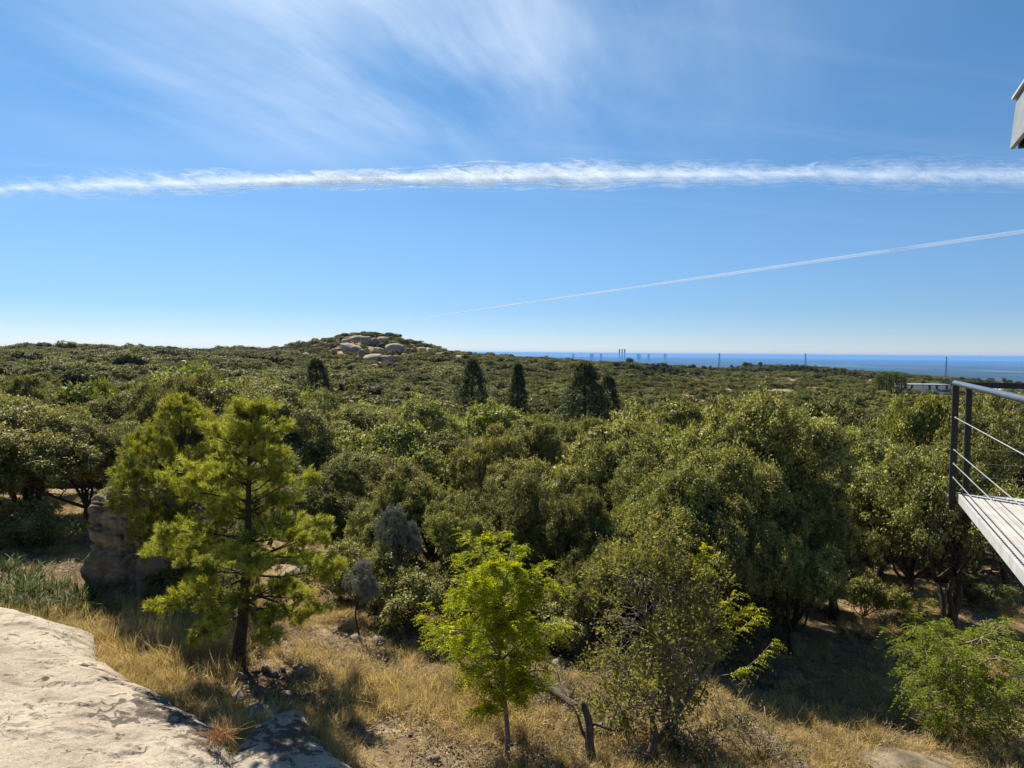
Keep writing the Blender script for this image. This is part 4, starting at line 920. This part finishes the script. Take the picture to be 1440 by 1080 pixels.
def litter():
    g = np.random.default_rng(29); M['litter'] = leaf_mat('fallen_leaves', (0.07, 0.045, 0.025), (0.34, 0.235, 0.13), 0.1, (1, 1, 1), vary=0.4, hue=0.01)
    def patch(n, L, W):
        p = np.stack([g.normal(size=n) * 0.28, g.normal(size=n) * 0.28, 0.012 + 0.03 * g.random(n)], -1); a = g.random(n) * 6.28
        d = np.stack([np.cos(a), np.sin(a), 0.3 * g.normal(size=n)], -1); nr = np.stack([0.4 * g.normal(size=n), 0.4 * g.normal(size=n), np.ones(n)], -1)
        return pack('litter', [leaves(p, d, nr, L * (0.5 + g.random(n)), np.full(n, W), g.random(n))], M['litter'])
    pr = [patch(60, 0.05, 0.026), patch(50, 0.07, 0.03), patch(26, 0.22, 0.008), patch(40, 0.04, 0.03)]
    def spots(n, rel):
        y = 8.2 + 20 * g.random(n) ** 1.3; x = (g.random(n) * 2 - 1) * (0.78 * y + 0.5); k = fbm(x / 1.1, y / 1.1, 171, 3) > rel * (g.random(n) - 0.4); x = x[k]; y = y[k]
        k = np.ones(len(x), bool)
        for P in (SL1, SL2):
            P = np.array(P); ins = np.zeros(len(x), bool)
            for i in range(len(P)):
                a = P[i]; b = P[(i + 1) % len(P)]; ins ^= ((a[1] > y) != (b[1] > y)) & (x < (b[0] - a[0]) * (y - a[1]) / (b[1] - a[1] + 1e-12) + a[0])
            k &= ~ins
        return x[k], y[k]
    x, y = spots(9000, 0.6); m = len(x); sc = 0.7 + 0.6 * g.random(m)
    scatter('leaf_litter', np.stack([x, y, gz(x, y)], -1), np.stack([0 * x, 0 * x, g.random(m) * 6.28], -1), np.stack([sc, sc, sc], -1), g.integers(0, 4, m), pr, 'fallen dry leaves and twigs lying on the near slope')
    x, y = spots(5200, 0.5); m = len(x); sc = 0.012 + 0.045 * g.random(m) ** 3
    scatter('gravel', np.stack([x, y, gz(x, y) + sc * 0.2], -1), np.stack([g.random(m), g.random(m), g.random(m) * 6.28], -1), np.stack([sc, sc, sc], -1), g.integers(0, 3, m), [stone_mesh(650 + i, M['stone'], 2, 0.3, (1, 0.8, 0.65)) for i in range(3)], 'small grit and pebbles strewn over the dry near slope')
litter()

# ------------------------------------------------------------------ the deck with its railing
def paint(name, col, rough=0.4, metal=0.0, spec=0.5, var=0.16, sc=6):
    lo = tuple(c * (1 - var) for c in col); hi = tuple(min(1, c * (1 + var)) for c in col)
    return noise_mat(name, [(0.35, lo), (0.65, hi)], sc, rough, 0.06, 60, spec=spec, metal=metal)
M['steel_dark'] = paint('dark_painted_steel', (0.014, 0.015, 0.018), 0.55, spec=0.3)
M['steel_pipe'] = paint('grey_painted_pipe', (0.085, 0.105, 0.135), 0.35, 0.2)
M['cable'] = paint('steel_cable', (0.62, 0.60, 0.56), 0.3, 0.6)
M['fascia'] = paint('pale_metal_fascia', (0.50, 0.50, 0.49), 0.45, 0.2)
M['deck'] = noise_mat('weathered_pale_boards', [(0.3, (0.36, 0.335, 0.30)), (0.7, (0.52, 0.49, 0.445))], 2.5, 0.7, 0.15, 40)
def deck():
    Aa = Vector((4.36, 6.9, 0)); e1 = Vector((-0.42, -0.9075, 0)).normalized(); e2 = Vector((0.9075, -0.42, 0)).normalized(); zd = -1.335
    r = empty('deck', (Aa.x, Aa.y, zd)); tag(r, 'pale boarded deck with dark posts, pipe handrail and steel cables', 'deck')
    MX = Matrix((e2, -e1, Vector((0, 0, 1)))).transposed(); r.rotation_euler = MX.to_euler()   # local x along the far edge, local -y along the left edge
    LY, LX = 6.2, 5.2
    w = 0.118; n = int(LX / w)
    mb = MB()
    for i in range(n): mb.box((0.03 + w * (i + 0.5), -LY / 2 - 0.02, -0.014), (w - 0.007, LY - 0.05, 0.028))
    mb.build('board', M['deck'], r, bevel=0.003)
    o = MB().box((0.006, -LY / 2, -0.042), (0.010, LY, 0.078)).build('fascia', M['fascia'], r)
    lip = MB(); lip.box((0.016, -LY / 2, 0.003), (0.036, LY, 0.006)); lip.build('edge_strip', M['fascia'], r)
    rv = MB()
    for i in range(110): rv.box((0.0285, -0.05 - 0.055 * i, 0.0085), (0.012, 0.030, 0.004))
    rv.build('slot_row', M['steel_dark'], r)
    MB().box((LX / 2, -0.008, -0.042), (LX, 0.010, 0.078)).build('far_fascia', M['fascia'], r)
    jb = MB()
    for i in range(5): jb.box((LX / 2 + 0.2, -0.6 - 1.25 * i, -0.105), (LX - 0.5, 0.07, 0.14))
    jb.build('joists', M['steel_dark'], r)
    zr = 1.055
    def post(x, y, z0=-0.16, s=(0.062, 0.014)): MB().box((x, y, (z0 + zr) / 2), (s[0], s[1], zr - z0)).build('post', M['steel_dark'], r, bevel=0.002)
    post(-0.045, -0.02, s=(0.055, 0.055)); post(-0.045, -3.7, s=(0.055, 0.055)); post(-0.045, -5.6, s=(0.055, 0.055))
    post(0.075, 0.045, s=(0.05, 0.05)); post(1.6, 0.045, s=(0.05, 0.05)); post(3.2, 0.045, s=(0.05, 0.05))
    p = MB(); p.tube([(-0.045, 0.045, zr + 0.022), (-0.045, -2, zr + 0.022), (-0.045, -LY, zr + 0.022)], 0.0245, 14); p.build('handrail', M['steel_pipe'], r, True)
    ft = MB()
    for yy in (-0.02, -3.7, -5.6):
        for z in (0.745, 0.43, 0.295, 0.16): ft.tube([(-0.045, yy - 0.03, z), (-0.045, yy - 0.052, z)], 0.009, 8); ft.tube([(-0.0745, yy, z), (-0.082, yy, z)], 0.008, 6)
        for z in (-0.03, -0.11): ft.tube([(-0.072, yy, z), (-0.086, yy, z)], 0.010, 6)
    ft.build('cable_fittings', M['cable'], r)
    MB().box((LX / 2 + 0.0, 0.045, zr + 0.004), (LX - 0.06, 0.05, 0.055)).build('top_rail', M['steel_dark'], r)
    for z in (0.745, 0.43, 0.295, 0.16):
        MB().tube([(-0.045, -0.0, z), (-0.045, -LY, z)], 0.0042, 8).build('cable', M['cable'], r, True)
        MB().tube([(0.075, 0.045, z), (LX - 0.1, 0.045, z)], 0.0025, 8).build('cable', M['steel_dark'], r, True)
    cols = MB()
    for (x, y) in ((2.6, -1.6), (2.6, -5.4), (4.9, -1.6), (4.9, -5.4)):
        wp = MX @ Vector((x, y, 0)) + Aa; zz = float(gz(wp.x, wp.y)) - 0.3; cols.box((x, y, (zz - zd - 0.22) / 2), (0.14, 0.14, -(zz - zd) - 0.22))
    cols.build('support_columns', M['steel_dark'], r)
deck()

# eave corner of the house, cut by the right edge
def eave():
    E = at(1420, 210, 5.45); ze = E.z; E.z = 0; e1 = Vector((-0.42, -0.9075, 0)).normalized(); e2 = Vector((0.9075, -0.42, 0)).normalized()
    r = empty('roof_eave', (E.x, E.y, ze)); tag(r, 'grey metal roof corner with a wooden underside at the right edge', 'roof'); r.rotation_euler = Matrix((e2, -e1, Vector((0, 0, 1)))).transposed().to_euler()
    m = MB()  # leaning fascia, thick sheet
    n0 = 0
    for y in (0.0, -5.5):
        for (x, z) in ((0.0, 0.0), (0.03, 0.37), (0.06, 0.37), (0.03, 0.0)): m.v.append(Vector((x, y, z)))
    m.f += [(0, 1, 2, 3)[::-1], (4, 5, 6, 7), (0, 4, 5, 1)[::-1], (1, 5, 6, 2)[::-1], (2, 6, 7, 3)[::-1], (3, 7, 4, 0)[::-1]]
    M['eave_metal'] = paint('grey_eave_metal', (0.20, 0.215, 0.215), 0.5)
    m.build('fascia', M['eave_metal'], r)
    MB().box((0.04, -2.75, 0.382), (0.075, 5.55, 0.018)).build('drip_edge', M['fascia'], r)
    MB().box((2.6, -0.035, 0.035), (5.1, 0.065, 0.075)).build('end_beam', M['steel_dark'], r)
    M['wood'] = noise_mat('soffit_boards', [(0.3, (0.36, 0.23, 0.10)), (0.7, (0.52, 0.36, 0.18))], 4, 0.6, 0.1)
    s = MB()
    for i in range(26): s.box((2.6, -0.18 - 0.2 * i, 0.03), (5.05, 0.194, 0.02))
    s.build('soffit', M['wood'], r)
    MB().box((2.62, -2.78, 0.23), (5.0, 5.4, 0.28)).build('roof', M['steel_dark'], r)
    mb = MB()
    wz = float(gz(6, 2)) - ze - 0.3
    mb.box((3.9, -4.0, (0.02 + wz) / 2), (2.2, 2.6, 0.02 - wz)); mb.build('house_wall', noise_mat('house_plaster', [(0.3, (0.5, 0.47, 0.42)), (0.7, (0.58, 0.55, 0.5))], 2), r)
eave()

# ------------------------------------------------------------------ far buildings, towers, masts
M['white'] = noise_mat('white_render', [(0.3, (0.56, 0.57, 0.59)), (0.7, (0.68, 0.69, 0.70))], 0.5, bump=0)
M['dark_open'] = paint('dark_window', (0.03, 0.032, 0.04), 0.2)
M['greyroof'] = paint('grey_roof', (0.30, 0.31, 0.33), 0.6)
def low_house(px0, px1, ptop, pbot, label, bays, depth=9.0):
    g0 = ground((px0 + px1) / 2, pbot + 2); Y = g0.y; x0 = at(px0, pbot, Y).x; x1 = at(px1, pbot, Y).x; W = x1 - x0; z = min(float(gz(x0, Y)), float(gz(x1, Y)), g0.z) - 0.5
    H = at((px0 + px1) / 2, ptop, Y).z - z
    r = empty('white_house', ((x0 + x1) / 2, Y, z)); tag(r, label, 'building')
    MB().box((0, depth / 2, H / 2 - 0.2), (W, depth, H - 0.4)).build('wall', M['white'], r)
    MB().box((0, depth / 2, H - 0.1), (W + 0.5, depth + 0.5, 0.2)).build('roof', M['greyroof'], r)
    for b in bays:
        w = MB().box((-W / 2 + W * b, -0.03, H * 0.76), (W * 0.045, 0.10, H * 0.36)).build('window', M['dark_open'], r)
        MB().box((-W / 2 + W * b, -0.10, H * 0.565), (W * 0.055, 0.10, 0.16)).build('sill', M['greyroof'], w)
    MB().box((0, -1.6, H * 0.21), (W * 0.9, 0.25, H * 0.42)).build('terrace_wall', M['white'], r)
low_house(1265, 1336, 540.5, 553, 'long low white house with dark openings among trees', (0.11, 0.24, 0.59, 0.735, 0.93))
low_house(1412, 1475, 545, 562, 'white house half hidden behind the railing corner', (0.2, 0.45, 0.7))

def tower(px, top, w, label, Y=29000, base=497.5):
    x = at(px, base, Y).x; zt = at(px, top, Y).z; W = w * Y / 1000; r = empty('tower_block', (x, Y, -300)); tag(r, label, 'tower', 'distant city skyline')
    H = zt + 300; MB().box((0, 0, H / 2), (W, W, H)).box((0, 0, H + 4), (W * 0.6, W * 0.6, 8)).build('shaft', M['towergrey'], r)
    b = MB()
    for i in range(7): b.box((0, 0, H * (0.12 + 0.12 * i)), (W * 1.02, W * 1.02, 5))
    b.build('floor_bands', M['dark_open'], r)
M['towergrey'] = noise_mat('tower_cladding', [(0.3, (0.16, 0.17, 0.19)), (0.7, (0.24, 0.25, 0.27))], 0.01, bump=0)
tower(871.0, 491.4, 1.7, 'leftmost of the three tall distant city towers'); tower(874.8, 491.0, 1.5, 'middle one of the three tall distant city towers'); tower(878.4, 491.2, 1.7, 'rightmost of the three tall distant city towers')
for px, w, t in ((832, 5, 495.9), (845, 3, 496.2), (898, 5, 496.2), (912, 3, 496.2), (935, 4, 496.2), (806, 3, 496.2)):
    tower(px, t + 1.5, w, 'low hazy city block on the far skyline beside the towers', 29500)

def mast(px, top, bot, Y, label):
    x = at(px, bot, Y).x; z0 = float(gz(x, Y)) - 1; z1 = at(px, top, Y).z; r = empty('lattice_mast', (x, Y, z0)); tag(r, label, 'mast', 'masts on the far ridge'); H = z1 - z0
    m = MB(); b = 0.75; t = 0.28
    cs = [(-1, -1), (1, -1), (1, 1), (-1, 1)]
    for c in cs: m.tube([(c[0] * b, c[1] * b, 0), (c[0] * t, c[1] * t, H)], 0.08, 5)
    n = 8
    for i in range(n):
        f0, f1 = i / n, (i + 1) / n; s0 = b + (t - b) * f0; s1 = b + (t - b) * f1
        for k in range(4):
            c, d = cs[k], cs[(k + 1) % 4]; m.tube([(c[0] * s0, c[1] * s0, H * f0), (d[0] * s1, d[1] * s1, H * f1)], 0.045, 4)
    m.build('lattice', M['steel_dark'], r)
    a = MB()
    for i in range(3): a.box((0.0, -0.35, H * (0.86 + 0.055 * i)), (0.9, 0.18, 0.45))
    a.build('antenna', M['greyroof'], r)
mast(1011.5, 496.5, 512, 600, 'thin lattice mast on the ridge nearest the city towers'); mast(1132.5, 497, 512, 650, 'thin lattice mast on the dark wooded rise'); mast(1330.5, 502, 520, 640, 'thin lattice mast behind the white house')

# ------------------------------------------------------------------ sun, sky, haze, contrails
SUN_EL, SUN_AZ = R(46), R(-30)       # azimuth measured from straight ahead, negative to the left
S_ = Vector((math.sin(SUN_AZ) * math.cos(SUN_EL), math.cos(SUN_AZ) * math.cos(SUN_EL), math.sin(SUN_EL)))
sl = bpy.data.lights.new('sun', 'SUN'); sl.energy = 5.0; sl.angle = R(0.53); sl.color = (1.0, 0.93, 0.80)
so = bpy.data.objects.new('sun', sl); COL.objects.link(so); so.rotation_euler = S_.to_track_quat('Z', 'Y').to_euler(); so.location = (-20, 20, 40)

W = bpy.data.worlds.new('World'); SC.world = W; W.use_nodes = True; nt = W.node_tree; nt.nodes.clear(); L = nt.links.new
out = nt.nodes.new('ShaderNodeOutputWorld'); bg = nt.nodes.new('ShaderNodeBackground'); L(bg.outputs[0], out.inputs[0]); bg.inputs['Strength'].default_value = 0.066
sky = nt.nodes.new('ShaderNodeTexSky'); sky.sky_type = 'NISHITA'; sky.sun_disc = False; sky.sun_elevation = SUN_EL; sky.sun_rotation = SUN_AZ
sky.air_density = 1.0; sky.dust_density = 0.25; sky.ozone_density = 3.0; sky.altitude = 900
# high thin cirrus, laid on a plane overhead
def m_(op, a=None, b=None, c=None):
    n = nt.nodes.new('ShaderNodeMath'); n.operation = op
    for i, v in enumerate((a, b, c)):
        if v is None: continue
        if hasattr(v, 'is_linked'): L(v, n.inputs[i])
        else: n.inputs[i].default_value = v
    return n.outputs[0]
tc = nt.nodes.new('ShaderNodeTexCoord'); sx = nt.nodes.new('ShaderNodeSeparateXYZ'); L(tc.outputs['Generated'], sx.inputs[0])
zz = m_('MAXIMUM', m_('ADD', sx.outputs[2], 0.03), 0.02)
u = m_('DIVIDE', sx.outputs[0], zz); v = m_('DIVIDE', sx.outputs[1], zz)
def mapped(rot, sc, warp=0.0):
    cx = nt.nodes.new('ShaderNodeCombineXYZ'); L(u, cx.inputs[0]); L(v, cx.inputs[1])
    src = cx.outputs[0]
    if warp:
        nn = nt.nodes.new('ShaderNodeTexNoise'); nn.inputs['Scale'].default_value = 0.55; nn.inputs['Detail'].default_value = 3; L(src, nn.inputs['Vector'])
        vs = nt.nodes.new('ShaderNodeVectorMath'); vs.operation = 'MULTIPLY_ADD'; vs.inputs[1].default_value = (warp, warp, 0); L(nn.outputs['Color'], vs.inputs[0]); L(src, vs.inputs[2]); src = vs.outputs[0]
    vr = nt.nodes.new('ShaderNodeVectorRotate'); vr.rotation_type = 'Z_AXIS'; vr.inputs['Angle'].default_value = rot; L(src, vr.inputs['Vector'])
    mp = nt.nodes.new('ShaderNodeMapping'); mp.inputs['Scale'].default_value = sc; L(vr.outputs[0], mp.inputs[0]); return mp.outputs[0]
def tex(vec, scale, detail=6, rough=0.6):
    n = nt.nodes.new('ShaderNodeTexNoise'); n.inputs['Scale'].default_value = scale; n.inputs['Detail'].default_value = detail; n.inputs['Roughness'].default_value = rough; L(vec, n.inputs['Vector']); return n.outputs['Fac']
def smooth(val, a, b):
    n = nt.nodes.new('ShaderNodeMapRange'); n.interpolation_type = 'SMOOTHSTEP'; n.inputs['From Min'].default_value = a; n.inputs['From Max'].default_value = b; L(val, n.inputs['Value']); return n.outputs[0]
def blob(cu, cv, ru, rv):
    a = m_('POWER', m_('DIVIDE', m_('SUBTRACT', u, cu), ru), 2.0); b = m_('POWER', m_('DIVIDE', m_('SUBTRACT', v, cv), rv), 2.0)
    return m_('EXPONENT', m_('MULTIPLY', m_('ADD', a, b), -1.0))
fib = smooth(tex(mapped(R(20), (2.6, 0.42, 1), 0.5), 1.5, 8, 0.62), 0.36, 0.80)
soft = smooth(tex(mapped(R(20), (1.0, 0.5, 1), 0.3), 1.1, 4, 0.5), 0.30, 0.75)
msk = m_('ADD', blob(-0.32, 1.85, 0.78, 0.75), m_('MULTIPLY', blob(-0.45, 2.8, 1.1, 0.8), 0.45))
cir = m_('MULTIPLY', msk, m_('ADD', m_('MULTIPLY', fib, 0.26), m_('MULTIPLY', soft, 0.56)))
thin = m_('MULTIPLY', smooth(tex(mapped(R(75), (3.0, 0.25, 1), 0.2), 0.8, 6, 0.6), 0.5, 0.85), m_('MULTIPLY', smooth(sx.outputs[2], 0.03, 0.3), 0.07))
cir = m_('MINIMUM', m_('ADD', cir, thin), 0.8)
lowf = nt.nodes.new('ShaderNodeValToRGB'); L(sx.outputs[2], lowf.inputs[0])      # clearer, bluer air than the plain model
SKYF = [(0.0, (1.18, 1.30, 1.75)), (0.03, (0.90, 1.12, 1.55)), (0.06, (0.78, 1.05, 1.44)), (0.17, (0.95, 1.26, 1.50)), (0.40, (0.87, 1.42, 1.62))]
while len(lowf.color_ramp.elements) < len(SKYF): lowf.color_ramp.elements.new(0.5)
for e, (p_, c_) in zip(lowf.color_ramp.elements, SKYF): e.position = p_; e.color = (c_[0] / 2, c_[1] / 2, c_[2] / 2, 1)
dk0 = nt.nodes.new('ShaderNodeVectorMath'); dk0.operation = 'MULTIPLY'; L(sky.outputs[0], dk0.inputs[0]); L(lowf.outputs[0], dk0.inputs[1])
dk = nt.nodes.new('ShaderNodeVectorMath'); dk.operation = 'SCALE'; L(dk0.outputs[0], dk.inputs[0]); dk.inputs['Scale'].default_value = 1.2
mx = nt.nodes.new('ShaderNodeMix'); mx.data_type = 'RGBA'; L(cir, mx.inputs[0]); L(dk.outputs[0], mx.inputs[6]); mx.inputs[7].default_value = (9.0, 9.8, 10.6, 1)
L(mx.outputs[2], bg.inputs['Color'])

def haze():
    top = 30.0; bot = -302.0; o = MB().box((0, 0, (top + bot) / 2), (128000, 128000, top - bot)).build('haze', None) if False else None
    m, n2, out2 = newmat('haze_air'); pv = n2.nodes.new('ShaderNodeVolumePrincipled'); pv.inputs['Color'].default_value = (0.20, 0.50, 1.0, 1); pv.inputs['Density'].default_value = HAZE; pv.inputs['Anisotropy'].default_value = 0.0
    n2.links.new(pv.outputs[0], out2.inputs['Volume'])
    o = MB().box((0, 0, (top + bot) / 2), (128000, 128000, top - bot)).build('haze', m); tag(o, 'thin blue haze in the air over the plain', kind='stuff')
HAZE = 3.4e-5
haze()

def contrail(name, p0, p1, bow, rw, rh, amount, nscale, label, lo=0.42, hi=0.62, stretch=0.45, skew=0.0, peak=(-0.12, 0.52, 0.25), shells=(1.0, 0.68, 0.36), tilt=0.6):
    """a long round band of ice cloud: nested broken shells of thin cloud, bowed upward by `bow` at its middle"""
    p0 = Vector(p0); p1 = Vector(p1); d = p1 - p0; Ln = d.length; rz = math.atan2(d.y, d.x); ry = -math.asin(d.z / Ln)
    n = 240; seg = 20; V = []; Q = []; T = []
    xs = np.linspace(-0.5, 0.5, n + 1); ang = np.linspace(0, 2 * math.pi, seg, endpoint=False); X, Aa = np.meshgrid(xs, ang, indexing='ij'); off = 0
    for k, f in enumerate(shells):
        lump = 1 + 0.45 * fbm(X * 11 + 3, X * 0, 77, 3) + 0.25 * X + 0.25 * fbm(X * Ln / rh * 0.35 + 9 * k, np.cos(Aa) * 1.5 + 3 * np.sin(Aa), 90 + k, 3)
        zc = bow * (1 - (2 * X) ** 2)
        v = np.stack([X * Ln, rw * f * lump * np.cos(Aa), zc + rh * f * lump * np.sin(Aa)], -1).reshape(-1, 3); V.append(v); T.append(np.full(len(v), 1 - f))
        i = np.arange(n)[:, None] * seg; q = np.arange(seg)[None]; q2 = (q + 1) % seg
        Q.append((np.stack([i + q, i + q2, i + seg + q2, i + seg + q], -1) + off).reshape(-1, 4)); off += len(v)
    m, nt2, out2 = newmat(name + '_ice'); L2 = nt2.links.new
    def mm(op, a=None, b=None):
        q = nt2.nodes.new('ShaderNodeMath'); q.operation = op
        for i, v in enumerate((a, b)):
            if v is None: continue
            if hasattr(v, 'is_linked'): L2(v, q.inputs[i])
            else: q.inputs[i].default_value = v
        return q.outputs[0]
    tc2 = nt2.nodes.new('ShaderNodeTexCoord'); s2 = nt2.nodes.new('ShaderNodeSeparateXYZ'); L2(tc2.outputs['Object'], s2.inputs[0])
    xn = mm('DIVIDE', s2.outputs[0], Ln / 2)
    cx = nt2.nodes.new('ShaderNodeCombineXYZ')                  # sheared so that the wisps lean
    L2(mm('ADD', mm('MULTIPLY', s2.outputs[0], stretch / rh), mm('MULTIPLY', s2.outputs[2], tilt / rh)), cx.inputs[0]); L2(mm('DIVIDE', s2.outputs[1], rw), cx.inputs[1]); L2(mm('DIVIDE', s2.outputs[2], rh), cx.inputs[2])
    nz = nt2.nodes.new('ShaderNodeTexNoise'); nz.inputs['Scale'].default_value = nscale; nz.inputs['Detail'].default_value = 7; nz.inputs['Roughness'].default_value = 0.62; nz.inputs['Distortion'].default_value = 0.7; L2(cx.outputs[0], nz.inputs['Vector'])
    at2 = nt2.nodes.new('ShaderNodeAttribute'); at2.attribute_name = 'tint'
    val = mm('ADD', nz.outputs['Fac'], mm('MULTIPLY', mm('SUBTRACT', at2.outputs['Fac'], 0.45), 0.22))
    mr = nt2.nodes.new('ShaderNodeMapRange'); mr.interpolation_type = 'SMOOTHSTEP'; mr.inputs['From Min'].default_value = lo; mr.inputs['From Max'].default_value = hi; L2(val, mr.inputs['Value'])
    ex = mm('EXPONENT', mm('MULTIPLY', mm('POWER', mm('DIVIDE', mm('SUBTRACT', xn, peak[0]), peak[1]), 2.0), -1.0))
    lng = mm('ADD', mm('MULTIPLY', ex, 1 - peak[2]), peak[2])
    al = mm('MULTIPLY', mm('MULTIPLY', mr.outputs[0], lng), amount)
    df = nt2.nodes.new('ShaderNodeBsdfDiffuse'); df.inputs[0].default_value = (0.84, 0.9, 0.98, 1); tl = nt2.nodes.new('ShaderNodeBsdfTranslucent'); tl.inputs[0].default_value = (0.84, 0.9, 0.98, 1)
    m1 = nt2.nodes.new('ShaderNodeMixShader'); m1.inputs[0].default_value = 0.5; L2(df.outputs[0], m1.inputs[1]); L2(tl.outputs[0], m1.inputs[2])
    tp = nt2.nodes.new('ShaderNodeBsdfTransparent'); m2 = nt2.nodes.new('ShaderNodeMixShader'); L2(al, m2.inputs[0]); L2(tp.outputs[0], m2.inputs[1]); L2(m1.outputs[0], m2.inputs[2]); L2(m2.outputs[0], out2.inputs['Surface'])
    o = link(name, mesh_np(name, np.concatenate(V), np.concatenate(Q), m, tint=np.concatenate(T), smooth=True)); o.location = (p0 + p1) / 2; o.rotation_euler = (0, ry, rz); tag(o, label, 'contrail', 'contrails in the sky'); return o
a = at(-60, 268, 18000); b = at(1500, 247, 16400)
contrail('contrail', a, b, 170, 380, 320, 0.40, 1.7, 'broad puffy white contrail stretching level across the whole sky', 0.34, 0.66, peak=(-0.12, 0.46, 0.22), shells=(1.0, 0.8, 0.6, 0.4, 0.2))
a = at(490, 462, 60000); b = at(1470, 321, 12600)
contrail('contrail', a, b, 0, 44, 30, 0.36, 0.6, 'thin straight white contrail climbing to the right edge', 0.05, 0.5, 0.02, peak=(0.15, 0.55, 0.26), shells=(1.0, 0.6, 0.25), tilt=0)

# ------------------------------------------------------------------ render settings
SC.view_settings.view_transform = 'Standard'; SC.view_settings.look = 'None'; SC.view_settings.gamma = 1.0; SC.view_settings.exposure = 0.92
SC.render.engine = 'CYCLES'; cy = SC.cycles
cy.max_bounces = 6; cy.diffuse_bounces = 1; cy.glossy_bounces = 2; cy.transmission_bounces = 3; cy.volume_bounces = 0; cy.transparent_max_bounces = 24
cy.use_denoising = True; cy.sample_clamp_indirect = 4.0; cy.volume_max_steps = 512
